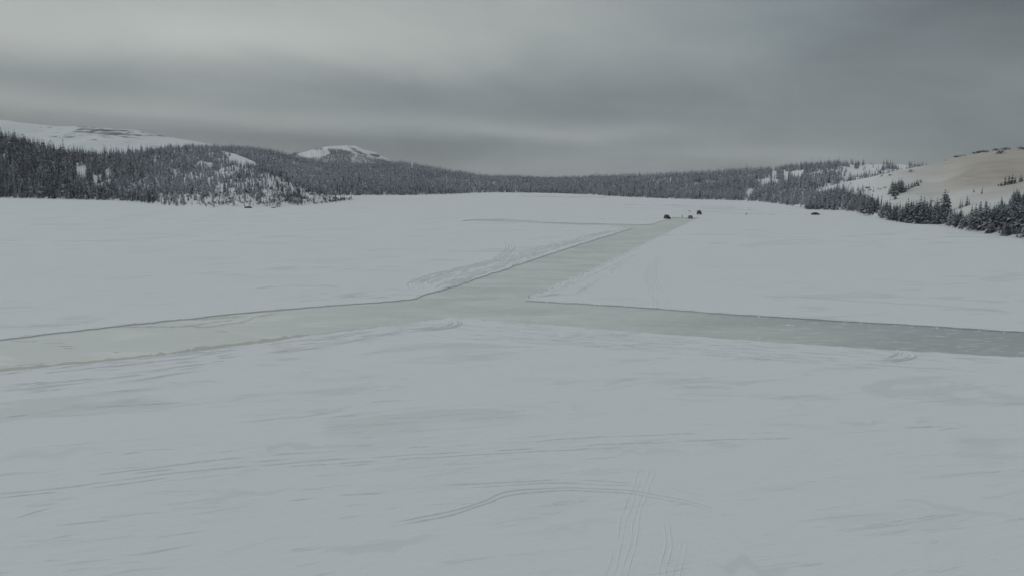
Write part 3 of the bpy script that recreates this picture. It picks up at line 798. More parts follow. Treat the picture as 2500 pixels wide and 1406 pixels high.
CLR3 = [[(1884, 418), (1896, 418), (1896, 434), (1905, 437), (1900, 445), (1884, 450)], [(1914, 420), (1926, 420), (1922, 440), (1913, 445)], [(1932, 420), (1962, 416), (1962, 424), (1934, 430)],
        [(1822, 464), (1830, 461), (1842, 463), (1836, 472), (1829, 484), (1821, 480)], [(1850, 442), (1880, 434), (1880, 448), (1852, 456)],
        [(2100, 402), (2130, 398), (2170, 404), (2140, 418), (2060, 436), (2050, 430), (2100, 412)], [(2172, 398), (2214, 400), (2212, 412), (2196, 410), (2180, 404)],
        [(2076, 404), (2086, 404), (2084, 410), (2074, 410)], [(1990, 462), (2030, 454), (2046, 464), (2030, 474), (1995, 472)]]
CLR3 = [[(x, y + (7 if y > np.mean([q[1] for q in p]) else 0)) for x, y in p] for p in CLR3]
P, px, py, t = scatter(R2, 0.120, (0.0, 1.05), lambda x, y, P, t: np.where(in_px(x, y, CLR3), 0.03, np.where((x > 2050) & (y > 395), 0.45, 1.0)))
n = len(P)
add_trees(P, np.where(rng.random(n) < 0.07, 1.4, 1) * rng.uniform(3.6, 7.8, n) * np.interp(px, [1270, 1900, 2100], [1.0, 0.95, 0.75]), rng.uniform(0.85, 1.3, n), np.clip(np.interp(px, [1300, 1900, 2100], [0.80, 0.80, 0.7]) + 0.10 * snoise(P[:, 0], P[:, 1], 60) + rng.normal(0, 0.28, n), 0.1, 1), rng.random(n), 3)
P, px, py, t = scatter(R2, 0.09, (0.0, 0.06), None, (1280, 2010)); n = len(P)
add_trees(P, rng.uniform(2.0, 5.5, n), rng.uniform(1.1, 1.6, n), np.clip(rng.normal(1.0, 0.2, n), 0.1, 1.2), rng.random(n), 3)
P, px, py, t = scatter(L2, 0.06, (0.0, 0.03), None, (860, 1345)); n = len(P)
add_trees(P, rng.uniform(2.0, 5.5, n), rng.uniform(1.1, 1.6, n), np.clip(rng.normal(1.0, 0.2, n), 0.1, 1.2), rng.random(n), 2)

P, px, py, t = scatter(FARW, 0.035, (0.2, 1.05), None, (1040, 2400)); n = len(P)
add_trees(P, rng.uniform(4.5, 8, n), rng.uniform(1.0, 1.4, n), 0.55, rng.random(n), 2)
# right shore: trees placed where the photo shows them (x, base y, top y, width factor)
def row(pts):
    for x, yb, yt, wf, sn in pts:
        P0 = R1.hit(x, yb); d = P0[1]
        if yb < 492 and (x < 2260 or x > 2440): yt -= 0.3 * (yb - yt); wf *= 1.45
        h = max(0.8, (yb - yt) / FPX * d * (0.95 if yb > 500 else 1.02))
        add_trees(P0[None], h, wf * (1.12 if yb > 500 else 1.0), sn + 0.05, rng.random(), 4)
row([(2312, 522, 458, 1.55, .28), (2318, 520, 464, 1.2, .28), (2294, 535, 480, 1.2, .3), (2306, 545, 500, 1.5, .35), (2330, 545, 508, 1.3, .4), (2338, 548, 506, 1.2, .42),
     (2178, 540, 484, .9, .3), (2196, 538, 492, 1.0, .3), (2203, 538, 488, .6, .3), (2222, 542, 480, 1.25, .3), (2232, 545, 490, 1.2, .32), (2243, 545, 486, 1.5, .3), (2253, 546, 474, 1.25, .28), (2262, 547, 476, 1.2, .3), (2272, 548, 492, 1.2, .35),
     (2283, 548, 504, 1.1, .4), (2210, 545, 500, 1.2, .3), (2190, 543, 505, 1.3, .3), (2167, 533, 505, 1.2, .35), (2158, 531, 503, 1.1, .35),
     (2350, 510, 484, 1.2, .35), (2356, 507, 486, .9, .35), (2366, 503, 474, 1.2, .3), (2372, 501, 482, .9, .35), (2381, 470, 461, 1.8, .3), (2401, 474, 453, .8, .35),
     (2390, 556, 494, 1.3, .25), (2402, 558, 488, 1.2, .25), (2416, 560, 490, 1.3, .25), (2424, 560, 492, 1.0, .25), (2444, 556, 490, 1.2, .25), (2458, 560, 492, 1.2, .25), (2471, 558, 486, 1.3, .22), (2480, 560, 476, .9, .22), (2488, 560, 482, 1.2, .22), (2500, 562, 482, 1.3, .22), (2512, 565, 478, 1.2, .22), (2530, 565, 480, 1.3, .25),
     (2181, 474, 447, 1.1, .3), (2188, 473, 449, 1.2, .3), (2196, 472, 444, 1.2, .3), (2203, 471, 443, 1.1, .28), (2208, 469, 449, 1.3, .3), (2214, 466, 453, 1.6, .3), (2221, 463, 450, 1.5, .3), (2228, 459, 446, 1.5, .3), (2235, 455, 444, 1.6, .3), (2240, 451, 440, 1.6, .3), (2250, 447, 442, 2.2, .3), (2184, 480, 465, 1.8, .3), (2194, 478, 464, 1.8, .3), (2244, 454, 446, 2.0, .3), (2190, 487, 474, 1.6, .4),
     (2456, 452, 436, 1.4, .25), (2465, 451, 431, 1.2, .25), (2473, 450, 430, 1.2, .25), (2480, 448, 434, 1.3, .25), (2492, 445, 430, 1.3, .25), (2497, 444, 433, 1.3, .25), (2446, 453, 446, 1.6, .25),
     (2140, 520, 478, 1.4, .3), (2147, 515, 472, 1.0, .3), (2133, 520, 470, 1.6, .32), (2156, 500, 472, .8, .3), (2124, 518, 482, 1.4, .32), (2112, 517, 480, 1.3, .35), (2100, 512, 482, 1.3, .4)])
def keep4(x, y, P, t):
    lim = np.interp(x, [2000, 2080, 2110, 2170, 2200, 2280, 2330, 2370, 2400, 2480, 4800], [466, 478, 484, 512, 508, 505, 530, 530, 510, 498, 540])
    k = np.where(y > lim, 1.0, 0.0)
    return k * np.where((x > 2086) & (x < 2104) & (y > 505), 0.15, 1.0) * np.where((x > 2128) & (x < 2148) & (y > 514), 0.0, 1)
P, px, py, t = scatter(R1, 0.125, (0.0, 0.6), keep4, (1975, 4700)); n = len(P)
hgt = np.interp(px, [1975, 2080, 2130, 2300, 2400, 2500], [5.0, 4.2, 4.0, 3.8, 4.6, 5.2]) * rng.uniform(0.55, 1.25, n)
add_trees(P, hgt, rng.uniform(1.2, 1.9, n), np.clip(np.interp(px, [1975, 2100, 2500], [0.52, 0.46, 0.30]) + rng.normal(0, 0.14, n), 0.08, 1), rng.random(n) * np.interp(px, [2000, 2200, 2500], [1.0, 0.6, 0.3]), 4)
P, px, py, t = scatter(R1, 0.16, (0.0, 0.10), lambda x, y, P, t: np.where((x > 2086) & (x < 2104), 0.1, 0.8), (1985, 4700)); n = len(P)
add_trees(P, rng.uniform(1.2, 2.8, n), rng.uniform(1.7, 2.6, n), np.clip(rng.normal(0.60, 0.15, n), 0.1, 1), rng.random(n) * 0.8, 4)

P, px, py, t = scatter(R1, 0.20, (0.0, 1.0), lambda x, y, P, t: np.where(y > np.interp(x, [1985, 2010, 2040, 2080, 2115], [462, 472, 470, 482, 486]), 1.0, 0.0), (1985, 2115)); n = len(P)
add_trees(P, rng.uniform(2.4, 5.2, n), rng.uniform(1.1, 1.7, n), np.clip(rng.normal(0.5, 0.2, n), 0.1, 1), rng.uniform(0.5, 1, n), 4)
# bushes: open foot and tip of the peninsula, crest and flank of the bare slope
P, px, py, t = scatter(L1, 0.085, (0.0, 0.75), lambda x, y, P, t: np.clip((x - 395) / 40, 0, 1) * np.clip((y - 455) / 14, 0, 1) * np.where(y > 500, 0.4, 1.0) * np.clip(0.45 + 0.8 * snoise(P[:, 0], P[:, 1], 18), 0.05, 1), (380, 858))
n = len(P); add_bushes(P, rng.uniform(1.0, 3.0, n), rng.uniform(0.5, 0.95, n), np.clip(rng.normal(0.85, 0.25, n), 0.05, 1), 1)
for x, y, s in [(2139, 430, 1.1), (2153, 432, .9), (2173, 430, 1.1), (2224, 421, 1.2), (2120, 462, 1.3), (2113, 468, .8), (2163, 461, 1.0), (2150, 465, 1.1), (2128, 466, .7), (2248, 444, .8), (2375, 374, 1.6), (2382, 373, 1.8), (2390, 371.5, 1.7), (2398, 372, 1.5), (2405, 373, 1.2),
                (2425, 369, 1.3), (2432, 368.5, 1.2), (2446, 367, 1.3), (2455, 367, 1.4), (2487, 366, 1.6), (2492, 366, 1.3), (2435, 377, 1.6), (2440, 375, 1.4), (2330, 386, 1.4), (2340, 384, 1.0), (2308, 391, 1.1), (2350, 382, .9), (2300, 394, .8), (2118, 524, .8), (2281, 494, .8), (2446, 456, 1.0)]:
    P0 = R1.hit(x, y); add_bushes(P0[None], s * rng.uniform(1.4, 1.8), 1.5, 0.22, 4)

TR = np.vstack(trees); BU = np.vstack(bushes)
def visible(T):
    """Photo pixels each tree shows above what stands in front of it."""
    px, yb = project(T[:, :3]); top = T[:, :3].copy(); top[:, 2] += T[:, 3]; _, yt = project(top)
    order = np.argsort(T[:, 1]); cover = np.full(3600, 9999.0); vis = np.zeros(len(T))
    for i in order:
        if px[i] < -1900 or px[i] > 5200: vis[i] = -99; continue
        c = int((px[i] + 1900) / 2)
        a, b_ = max(0, c - 1), min(3600, c + 2)
        cv = cover[a:b_].max()
        vis[i] = min(yb[i], cv) - yt[i]
        cover[c] = min(cover[c], yt[i] + 0.15 * (yb[i] - yt[i]))
    return vis, px, yb, yt
vis, px, yb, yt = visible(TR)
inframe = (px > -5) & (px < 2505)
score = np.where(inframe, np.minimum(vis, yb - yt), -1)
order = np.argsort(-score)
solo = np.zeros(len(TR), bool); solo[order[:300]] = True
rest = ~solo & (vis > -7)
print("trees", len(TR), "solo", solo.sum(), "in woods", rest.sum(), "bushes", len(BU))

def mass(name, T, tmpl_sets, mat, label, cat):
    V, S, TO = [], [], []
    d = T[:, 1]
    for sel, tm in tmpl_sets(d):
        idx = np.where(sel)[0]
        pick = rng.integers(0, len(tm), len(idx))
        for k, tpl in enumerate(tm):
            ii = idx[pick == k]
            if not len(ii): continue
            q = T[ii]
            W = place(tpl, q[:, :3], q[:, 3], q[:, 4], rng.uniform(0, 6.28, len(ii)), rng.normal(0, 0.03, len(ii)))
            nt = len(tpl)
            sn = np.clip(q[:, 5][:, None] * 1.15 + rng.normal(0, 0.33, (len(ii), nt)), 0, 1)
            V.append(W.reshape(-1, 3, 3)); S.append(sn.ravel()); TO.append(np.repeat(q[:, 6], nt))
    me = tri_mesh(name, np.concatenate(V)); face_attr(me, 'snow', np.concatenate(S)); face_attr(me, 'tone', np.concatenate(TO))
    return tag(link(name, me, mat), label, cat, None, 'stuff')
near_far = lambda d: [(d < 900, MID), (d >= 900, LOW)]
all_mid = lambda d: [(d > 0, MID)]
code = TR[:, 7]
mass("forest", TR[rest & (code == 1)], near_far, M_NEEDLE, "snow dusted spruce wood covering the left hill above the lake", "forest")
mass("forest", TR[rest & (code == 2)], near_far, M_NEEDLE, "grey snowy conifer wood on the far ridge below the white mountain", "forest")
mass("forest", TR[rest & (code == 3)], near_far, M_NEEDLE, "frosted conifer wood on the low hill beyond the parked vehicles", "forest")
mass("forest", TR[rest & (code == 4)], all_mid, M_NEEDLE, "low dark spruce thicket filling in the right shore below the tan slope", "forest")

# single trees
NEAR = [spruce_tris(20, 9, 40 + i, 0.17, 3) for i in range(5)]
def tpl_mesh(name, T, snow, seed):
    r_ = np.random.default_rng(seed); me = tri_mesh(name, T)
    face_attr(me, 'snow', np.clip(snow * 1.05 + r_.normal(0, 0.2, len(T)), 0, 0.85)); face_attr(me, 'tone', np.full(len(T), r_.random() * 0.7))
    return me
def full_mesh(T): return np.concatenate([T, trunk_tris()])
crown_meshes = {}
def crown(k, lvl, snow):
    key = (k, lvl, min(4, int(snow * 5)))
    if key not in crown_meshes:
        T = NEAR[k] if lvl == 'near' else full_mesh(MID[k])
        me = tpl_mesh("spruce_crown", T, (key[2] + 0.5) / 5, hash(key[:1] + (key[2],)) % 1000); me.materials.append(M_NEEDLE)
        crown_meshes[key] = me
    return crown_meshes[key]
trunk_me = tri_mesh("spruce_trunk", trunk_tris(0.016, 0.9, 6)); trunk_me.materials.append(M_BARK)
LABEL4 = [
    ((2305, 2322), (455, 470), "tallest broad dark spruce standing alone above the right shore thicket"),
    ((2398, 2404), (448, 458), "slim lone little spruce in the middle of the bare snowy slope"),
    ((2378, 2384), (455, 466), "stubby little spruce beside the slim lone one on the bare slope"),
]
def tree_words(i):
    x, y0, y1, hc = px[i], yt[i], yb[i], int(code[i])
    if hc == 4:
        for (a, b_), (c, d), w in LABEL4:
            if a <= x <= b_ and c <= y0 <= d: return w, None
        if y1 < 482 and x < 2260: return "dark spruce in the slanting clump halfway up the tan slope", "spruces of the slanting clump on the slope"
        if y1 < 460 and x >= 2420: return "dark spruce in the small clump at the far right of the tan slope", "spruces of the small clump high on the right"
        if 2340 < x < 2380 and y1 < 515: return "small spruce of the open pair just above the right shore trees", "spruces of the open pair above the shore"
        if x > 2380: return "dark spruce packed in the nearest shore thicket at the right edge", "spruces of the nearest right thicket"
        if x > 2285: return "dark spruce crowded around the foot of the tallest right shore tree", "spruces around the tallest tree"
        if x > 2160: return "snow dusted spruce in the shore row left of the tallest right tree", "spruces of the right shore row"
        return "snowy brownish spruce at the foot of the bare slope near the dark car", "spruces at the foot of the slope"
    if hc == 1:
        sky_ = np.interp(x, L1.cx, L1.cy)
        if y0 < sky_ + 9: return "dark spruce spire rising from the skyline of the left wooded hill", "spruce spires on the left skyline"
        if y1 > np.interp(x, L1.sx, L1.sy) - 8 and x < 400: return "snow dusted spruce in the front row at the left lake shore", "spruces along the left shore"
        if x < 400: return "dark spruce standing inside the dense wood on the left hill", "spruces inside the left wood"
        return "snow caked spruce on the open face of the left peninsula", "spruces on the peninsula face"
    if hc == 3: return "frosted spruce along the shore behind the parked vehicles", "spruces on the shore behind the vehicles"
    return "frosted conifer on the distant ridge across the lake", "conifers on the far ridge"
def put_tree(i):
    T = TR[i]; w, g = tree_words(i); k = int(rng.integers(0, 5)); rot = rng.uniform(0, 6.28)
    sc = (T[3] * T[4], T[3] * T[4], T[3])
    if code[i] == 4 and (yb[i] - yt[i]) > 22:
        o = link("spruce_tree", None); o.location = T[:3]; o.rotation_euler = (0, 0, rot); o.scale = sc
        c = bpy.data.objects.new("crown", crown(k, 'near', T[5])); col.objects.link(c); c.parent = o
        tr = bpy.data.objects.new("trunk", trunk_me); col.objects.link(tr); tr.parent = o
    else:
        o = bpy.data.objects.new("spruce_tree", crown(k, 'near' if code[i] == 4 else 'mid', T[5])); col.objects.link(o)
        o.location = T[:3]; o.rotation_euler = (0, 0, rot); o.scale = sc
    tag(o, w, "tree", g)
for i in np.where(solo)[0]: put_tree(i)

# single bushes, the rest of them one scrub
bvis, bpx, byb, byt = visible(BU)
bs = np.where((bpx > -5) & (bpx < 2505), byb - byt, -1)
bo = np.argsort(-bs); bsolo = np.zeros(len(BU), bool); bsolo[bo[:300]] = True; bsolo |= BU[:, 7] == 4
bush_meshes = {}
def bush_mesh(k, s):
    key = (k, min(3, int(s * 4)))
    if key not in bush_meshes:
        me = tpl_mesh("bush_twigs", BUSH[k], (key[1] + 0.5) / 4, k * 7 + key[1]); me.materials.append(M_TWIG); bush_meshes[key] = me
    return bush_meshes[key]
for i in np.where(bsolo)[0]:
    o = bpy.data.objects.new("bush", bush_mesh(int(rng.integers(0, 6)), BU[i, 5])); col.objects.link(o)
    o.location = BU[i, :3]; o.rotation_euler = (0, 0, rng.uniform(0, 6.28)); o.scale = (BU[i, 3] * BU[i, 4],) * 2 + (BU[i, 3],)
    if BU[i, 7] == 4:
        if byb[i] < 397: tag(o, "dark low bush on the crest line of the tan slope", "bush", "bushes on the crest of the tan slope")
        else: tag(o, "small dark bush poking through the bare snow slope on the right", "bush", "bushes scattered on the bare slope")
    elif bpx[i] > 715: tag(o, "snow laden bush on the white tip of the left peninsula", "bush", "bushes on the peninsula tip")
    else: tag(o, "snow laden bush at the open foot of the left peninsula", "bush", "bushes at the peninsula foot")
if (~bsolo).any():
    mass("scrub", BU[~bsolo], lambda d: [(d > 0, BUSH)], M_TWIG, "low snow covered scrub between the bushes of the left peninsula", "scrub")

# ------------------------------------------------------------------ vehicles
def prism(bm, prof, y0, y1, taper=None):
    """Closed side profile (x, z) swept across the car from y0 to y1; taper(z) narrows it."""
    f = taper or (lambda z: 1.0)
    a = [bm.verts.new((x, y0 * f(z), z)) for x, z in prof]; b_ = [bm.verts.new((x, y1 * f(z), z)) for x, z in prof]
    n = len(prof)
    for i in range(n): bm.faces.new((a[i], a[(i + 1) % n], b_[(i + 1) % n], b_[i]))
    bm.faces.new(list(reversed(a))); bm.faces.new(b_)
def box(bm, c, s):
    m = Matrix.Translation(c) @ Matrix.Diagonal((*s, 1))
    bmesh.ops.create_cube(bm, size=1.0, matrix=m)
def cyl(bm, c, r, w, axis='Y', seg=20, r2=None):
    rot = Matrix.Rotation(R(90), 4, 'X') if axis == 'Y' else (Matrix.Rotation(R(90), 4, 'Y') if axis == 'X' else Matrix())
    bmesh.ops.create_cone(bm, cap_ends=True, segments=seg, radius1=r, radius2=r if r2 is None else r2, depth=w, matrix=Matrix.Translation(c) @ rot)
def part(name, fn, mat, parent=None, bevel=0.0):
    bm = bmesh.new(); fn(bm)
    bmesh.ops.recalc_face_normals(bm, faces=bm.faces)
    if bevel: bmesh.ops.bevel(bm, geom=list(bm.edges), offset=bevel, segments=2, affect='EDGES', clamp_overlap=True)
    me = bpy.data.meshes.new(name); bm.to_mesh(me); bm.free()
    return link(name, me, mat, parent)
def vehicle(name, label, cat, paint, loc, yaw, body, cabin, half, wheel_r, axles, glass, tuck=0.86, flare=0.0, spare=False, rack=False):
    root = link(name, None); root.location = loc; root.rotation_euler = (0, 0, yaw)
    tag(root, label, cat)
    zb = max(z for _, z in body); zt = max(z for _, z in cabin)
    tp = lambda z: 1.0 if z <= zb else 1.0 - (1 - tuck) * (z - zb) / (zt - zb)
    part("body", lambda bm: prism(bm, body, -half, half), paint, root, 0.05)
    part("cabin", lambda bm: prism(bm, cabin, -half * 0.97, half * 0.97, tp), paint, root, 0.05)
    xf, xr = axles
    for x in (xf, xr):
        for s in (-1, 1):
            w = part("wheel", lambda bm: cyl(bm, (x, s * (half - 0.08 + flare * 0.7), wheel_r), wheel_r, 0.24 + flare * 0.4), M_RUBBER, root, 0.02)
            part("rim", lambda bm: cyl(bm, (x, s * (half + 0.045 + flare * 0.9), wheel_r), wheel_r * 0.6, 0.02), M_RIM, w)
            if flare: part("fender", lambda bm: prism(bm, [(x - .58, wheel_r + .16), (x - .38, wheel_r * 2 + .10), (x + .38, wheel_r * 2 + .10), (x + .58, wheel_r + .16), (x + .5, wheel_r + .14), (x + .34, wheel_r * 2 + .04), (x - .34, wheel_r * 2 + .04), (x - .5, wheel_r + .14)],
                                                       s * (half - 0.02), s * (half + flare + 0.12)), paint, root)
    for nm, q in glass.items():
        for pts in q:
            part(nm, lambda bm: bm.faces.new([bm.verts.new(p) for p in pts]), M_GLASS, root)
    fx = max(x for x, _ in body); rx = min(x for x, _ in body)
    for s in (-1, 1):
        part("headlight", lambda bm: cyl(bm, (fx + 0.005, s * half * 0.68, zb * 0.78), 0.10, 0.05, 'X'), M_LAMP, root)
        part("tail_lamp", lambda bm: box(bm, (rx - 0.005, s * half * 0.84, zb * 0.8), (0.04, 0.12, 0.2)), M_TAIL, root)
        part("mirror", lambda bm: box(bm, (glass['windscreen'][0][0][0] - 0.1, s * (half + 0.1), zb + 0.1), (0.12, 0.2, 0.16)), paint, root, 0.02)
    part("bumper", lambda bm: box(bm, (fx + 0.06, 0, wheel_r + 0.12), (0.14, half * 1.9, 0.2)), M_RUBBER, root, 0.03)
    part("bumper", lambda bm: box(bm, (rx - 0.05, 0, wheel_r + 0.12), (0.12, half * 1.9, 0.2)), M_RUBBER, root, 0.03)
    part("grille", lambda bm: box(bm, (fx + 0.012, 0, zb * 0.76), (0.03, half * 0.95, 0.28)), M_RUBBER, root, 0.01)
    if spare: part("spare_wheel", lambda bm: cyl(bm, (rx - 0.14, 0.0, zb * 0.92), wheel_r * 0.95, 0.24, 'X'), M_RUBBER, root, 0.02)
    if rack:
        def rk(bm):
            for x in (-0.9, -0.3, 0.3): box(bm, (x, 0, zt + 0.06), (0.05, half * 1.4, 0.04))
            for s in (-1, 1): box(bm, (-0.3, s * half * 0.7, zt + 0.085), (1.5, 0.04, 0.05))
        part("roof_rack", rk, M_RUBBER, root)
    return root
def quad_front(x0, z0, x1, z1, w0, w1): return [(x0, -w0, z0), (x0, w0, z0), (x1, w1, z1), (x1, -w1, z1)]
def side_glass(xa, xb, xc, xd, z0, z1, w0, w1):
    return [[(xa, s * w0, z0), (xb, s * w0, z0), (xc, s * w1, z1), (xd, s * w1, z1)] for s in (-1, 1)]
def at_px(x, y, z=0.0): return tuple(ground(x, y, z))
G = 0.008
# boxy off-roader with flared fenders
body4 = [(-1.95, 0.5), (2.0, 0.5), (2.02, 1.0), (1.95, 1.12), (0.75, 1.18), (-1.95, 1.18)]
cab4 = [(-1.93, 1.17), (0.72, 1.17), (0.40, 1.86), (-1.85, 1.90)]
def glass4(h):
    return {'windscreen': [quad_front(0.69 + G, 1.26, 0.45 + G, 1.78, h * .84, h * .76)], 'side_window': side_glass(-0.45, 0.55, 0.38, -0.45, 1.26, 1.74, h * .955 + G, h * .895 + G) + side_glass(-1.75, -0.55, -0.55, -1.72, 1.26, 1.74, h * .955 + G, h * .895 + G),
            'rear_window': [quad_front(-1.925 - G, 1.28, -1.875 - G, 1.74, h * .8, h * .74)]}
vehicle("off_road_vehicle", "dark off-roader with wide flared fenders on the ice at the road's left edge", "off-roader", M_BLACK, at_px(1628.5, 535.3, ICE_Z), R(-90 + 5), body4, cab4, 0.86, 0.42, (1.25, -1.2), glass4(0.86), 0.84, 0.22, True)
vehicle("off_road_vehicle", "tall dark off-roader farthest back on the snow beyond the road's end", "off-roader", M_BLACK, at_px(1706.8, 524.4), R(-90 - 4), [(x, z + .06) for x, z in body4], [(x, z + .1) for x, z in cab4], 0.86, 0.42, (1.25, -1.2), {k: [[(a, b_, c + .09) for a, b_, c in q] for q in v] for k, v in glass4(0.86).items()}, 0.88, 0.05, False, True)
# rounded grey wagon seen from its tail
bodyw = [(-2.15, 0.42), (2.15, 0.42), (2.2, 0.75), (1.95, 0.92), (0.95, 1.0), (-2.15, 1.0)]
cabw = [(-2.13, 0.99), (0.95, 0.99), (0.25, 1.42), (-0.4, 1.5), (-1.6, 1.47), (-1.95, 1.36)]
hw = 0.85
vehicle("estate_car", "grey wagon with a pale rear window parked beside the standing person", "car", M_SILVER, at_px(1685.2, 534.0, ICE_Z), R(90 - 6), bodyw, cabw, hw, 0.33, (1.3, -1.3),
        {'windscreen': [quad_front(0.88 + G, 1.05 + G, 0.36 + G, 1.37 + G, hw * .84, hw * .76)], 'rear_window': [quad_front(-2.115 - G, 1.06, -1.985 - G, 1.32, hw * .8, hw * .72)],
         'side_window': side_glass(-0.4, 0.6, 0.2, -0.4, 1.05, 1.36, hw * .96 + G, hw * .87 + G) + side_glass(-1.7, -0.5, -0.5, -1.6, 1.05, 1.36, hw * .96 + G, hw * .87 + G)}, 0.82)
# dark sedan side-on by the right shore
bodys = [(-2.05, 0.34), (2.1, 0.34), (2.15, 0.62), (1.95, 0.78), (0.95, 0.88), (-1.3, 0.92), (-2.05, 0.88)]
cabs = [(-1.45, 0.9), (1.0, 0.87), (0.35, 1.34), (-0.75, 1.36)]
hs = 0.84
vehicle("sedan", "low dark car parked side-on on the snow near the right shore trees", "car", M_NAVY, at_px(1990.3, 525.6), R(22), bodys, cabs, hs, 0.31, (1.3, -1.25),
        {'windscreen': [quad_front(0.92 + G, 0.93, 0.45 + G, 1.28, hs * .84, hs * .76)], 'rear_window': [quad_front(-1.4 - G, 0.95, -0.85 - G, 1.3, hs * .8, hs * .74)],
         'side_window': side_glass(-0.1, 0.75, 0.35, -0.1, 0.94, 1.27, hs * .96 + G, hs * .88 + G) + side_glass(-1.15, -0.2, -0.2, -0.75, 0.94, 1.27, hs * .96 + G, hs * .88 + G)}, 0.82)

# ------------------------------------------------------------------ person on the ice, hands in the jacket pockets
def skinned(name, verts, edges, radii, mat, parent=None, root=0):
    me = bpy.data.meshes.new(name); me.from_pydata(verts, edges, [])
    o = link(name, me, mat, parent)
    sk = o.modifiers.new("skin", 'SKIN'); sub = o.modifiers.new("sub", 'SUBSURF'); sub.levels = 1; sub.render_levels = 1
    if not me.skin_vertices: me.skin_vertices.new()
    for i, r_ in enumerate(radii):
        me.skin_vertices[0].data[i].radius = (r_, r_) if not isinstance(r_, tuple) else r_
        me.skin_vertices[0].data[i].use_root = (i == root)
    return o
def person(loc, yaw, h=1.72):
    root = link("person", None); root.location = loc; root.rotation_euler = (0, 0, yaw); root.scale = (h / 1.75,) * 3
    tag(root, "person in dark winter clothes standing on the ice between the off-roader and the grey wagon", "person")
    V = [(0, 0, .95), (0, 0, 1.15), (0, 0, 1.40), (0, 0, 1.50), (0, .02, 1.60), (0, .02, 1.70),
         (.19, 0, 1.42), (.25, .0, 1.18), (.18, .12, 1.00), (.12, .17, .96), (-.19, 0, 1.42), (-.25, 0, 1.18), (-.18, .12, 1.00), (-.12, .17, .96),
         (.10, 0, .90), (.11, .02, .50), (.12, -.02, .10), (.13, .12, .04), (-.10, 0, .90), (-.12, .03, .50), (-.13, -.01, .10), (-.15, .13, .04)]
    Ed = [(0, 1), (1, 2), (2, 3), (3, 4), (4, 5), (2, 6), (6, 7), (7, 8), (8, 9), (2, 10), (10, 11), (11, 12), (12, 13), (0, 14), (14, 15), (15, 16), (16, 17), (0, 18), (18, 19), (19, 20), (20, 21)]
    rad = [(.16, .11), (.15, .11), (.16, .11), .06, .095, .075, .075, .055, .042, .035, .075, .055, .042, .035, .09, .06, .045, .045, .09, .06, .045, .045]
    skinned("body", V, Ed, rad, M_SKIN, root)
    J = [0, 1, 2, 6, 7, 8, 10, 11, 12]; m = {v: i for i, v in enumerate(J)}
    skinned("jacket", [V[i] for i in J], [(m[a], m[b_]) for a, b_ in Ed if a in m and b_ in m], [tuple(x * 1.25 for x in rad[i]) if isinstance(rad[i], tuple) else rad[i] * 1.4 for i in J], M_CLOTH, root)
    J2 = [0, 14, 15, 16, 17, 18, 19, 20, 21]; m2 = {v: i for i, v in enumerate(J2)}
    skinned("trousers", [V[i] for i in J2], [(m2[a], m2[b_]) for a, b_ in Ed if a in m2 and b_ in m2], [(.18, .13)] + [rad[i] * 1.3 for i in J2[1:]], M_CLOTH, root)
    part("hat", lambda bm: bmesh.ops.create_uvsphere(bm, u_segments=16, v_segments=10, radius=.115, matrix=Matrix.Translation((0, .01, 1.70)) @ Matrix.Diagonal((1, 1.1, .85, 1))), M_CLOTH, root)
person(at_px(1665.5, 534.2, ICE_Z), R(-100), 1.72)

# ------------------------------------------------------------------ markers, boats, stones, snow lumps
def stake(x, y, h, r_, z, label, lean=0.0, mat=M_WOOD, flag=False):
    o = part("marker_post", lambda bm: cyl(bm, (0, 0, h / 2), r_, h + 0.1, 'Z', 8, r_ * 0.8), mat)
    o.location = at_px(x, y, z); o.rotation_euler = (0, lean, 0)
    tag(o, label, "post")
    if flag: part("cap", lambda bm: cyl(bm, (0, 0, h * 0.86), r_ * 1.9, h * 0.22, 'Z', 10, r_ * 1.5), M_CLOTH, o)
    return o
stake(1289.5, 729, 0.62, 0.035, 0.0, "thin dark marker stake on the snow corner where the ice roads meet", R(1))
stake(1293.2, 727, 0.5, 0.02, 0.0, "paler shorter stake just beside the dark one at the road corner", R(3))
stake(1822, 525.3, 1.0, 0.14, 0.0, "short dark marker post alone on the snow between the vehicles and the right shore", 0, M_CLOTH, True)
stake(1683.5, 517.3, 0.55, 0.22, 0.0, "small grey marker stub on the snow behind the grey wagon", 0, M_WOOD, True)
def boat(x, y, ln, wd, ht, yaw, label):
    def hull(bm):
        n, m_ = 14, 8; rows = []
        for i in range(n + 1):
            u = -1 + 2 * i / n; w = (1 - abs(u) ** 2.6) ** 0.75 if abs(u) < 1 else 0.0
            rows.append([bm.verts.new((u * ln / 2, math.cos(math.pi * k / m_) * max(w, .03) * wd / 2, math.sin(math.pi * k / m_) ** 0.7 * ht * max(w, .05) ** 0.4)) for k in range(m_ + 1)])
        for i in range(n):
            for k in range(m_): bm.faces.new((rows[i][k], rows[i + 1][k], rows[i + 1][k + 1], rows[i][k + 1]))
    o = part("rowing_boat", hull, M_ROCK); o.location = at_px(x, y, 0.0); o.rotation_euler = (0, 0, yaw)
    part("keel", lambda bm: box(bm, (0, 0, ht), (ln * 0.8, 0.05, 0.06)), M_WOOD, o)
    tag(o, label, "boat")
boat(606, 508.6, 4.8, 1.7, 0.95, R(3), "long black upturned boat lying at the foot of the left peninsula")
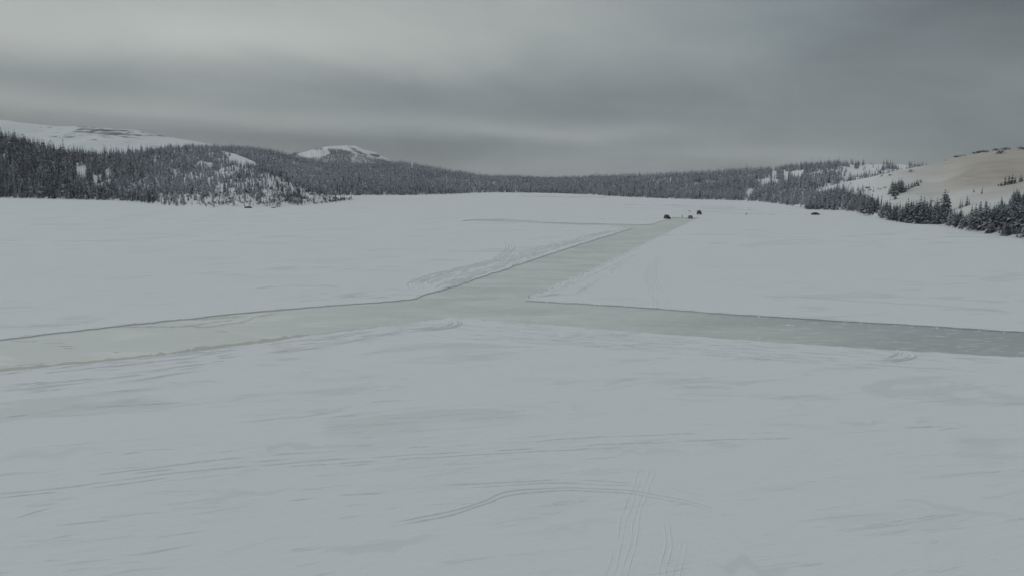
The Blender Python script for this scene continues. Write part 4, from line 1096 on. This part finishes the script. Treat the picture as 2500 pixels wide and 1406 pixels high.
def lump(name, x, y, s, mat, label, cat, z=0.0, seed=0):
    def f(bm):
        bmesh.ops.create_icosphere(bm, subdivisions=3, radius=1.0)
        for v in bm.verts:
            k = 1 + 0.22 * math.sin(v.co.x * 4 + seed) * math.cos(v.co.y * 3.3 + seed * 2) + 0.12 * math.sin(v.co.z * 7 + seed + v.co.x * 5)
            v.co = Vector((v.co.x * s[0] * k, v.co.y * s[1] * k, max(-0.1, v.co.z) * s[2] * k))
    o = part(name, f, mat); o.location = at_px(x, y, z); tag(o, label, cat)
lump("rock", 667.5, 508.0, (1.5, 0.8, 0.45), M_ROCK, "low flat dark rock at the shore right of the upturned boat", "rock", 0, 1)
lump("rock", 629, 507, (0.9, 0.5, 0.5), M_ROCK, "small dark rock in the snow between the boat and the flat rock", "rock", 0.1, 2)
lump("rock", 583, 507.4, (0.8, 0.4, 0.22), M_ROCK, "tiny dark stone at the shore left of the upturned boat", "rock", 0, 3)
P_SN = plain("snow_lump", (0.80, 0.82, 0.82), 0.9)
lump("snow_lump", 285, 858, (0.45, 0.35, 0.18), P_SN, "white snow clod lying on the ice near the left olive slush line", "snow clod", ICE_Z, 4)
lump("snow_lump", 1930, 794, (0.55, 0.3, 0.14), P_SN, "flat white snow clod in the middle of the right arm of the ice road", "snow clod", ICE_Z, 5)
lump("snow_lump", 1857, 826, (0.3, 0.25, 0.14), P_SN, "small white snow clod near the front edge of the right ice arm", "snow clod", ICE_Z, 6)


# ------------------------------------------------------------------ thin winter air
def haze():
    me = bpy.data.meshes.new("haze"); bm = bmesh.new()
    box(bm, (0, 1000, 214), (9000, 6800, 432)); bm.to_mesh(me); bm.free()
    m = bpy.data.materials.new("winter_haze"); m.use_nodes = True; t = m.node_tree; t.nodes.clear()
    o = t.nodes.new('ShaderNodeOutputMaterial'); v = t.nodes.new('ShaderNodeVolumePrincipled')
    v.inputs['Color'].default_value = (0.93, 0.95, 0.98, 1); v.inputs['Density'].default_value = 0.00007; v.inputs['Anisotropy'].default_value = 0.1
    t.links.new(v.outputs[0], o.inputs['Volume'])
    tag(link("haze", me, m), kind='stuff')
haze()
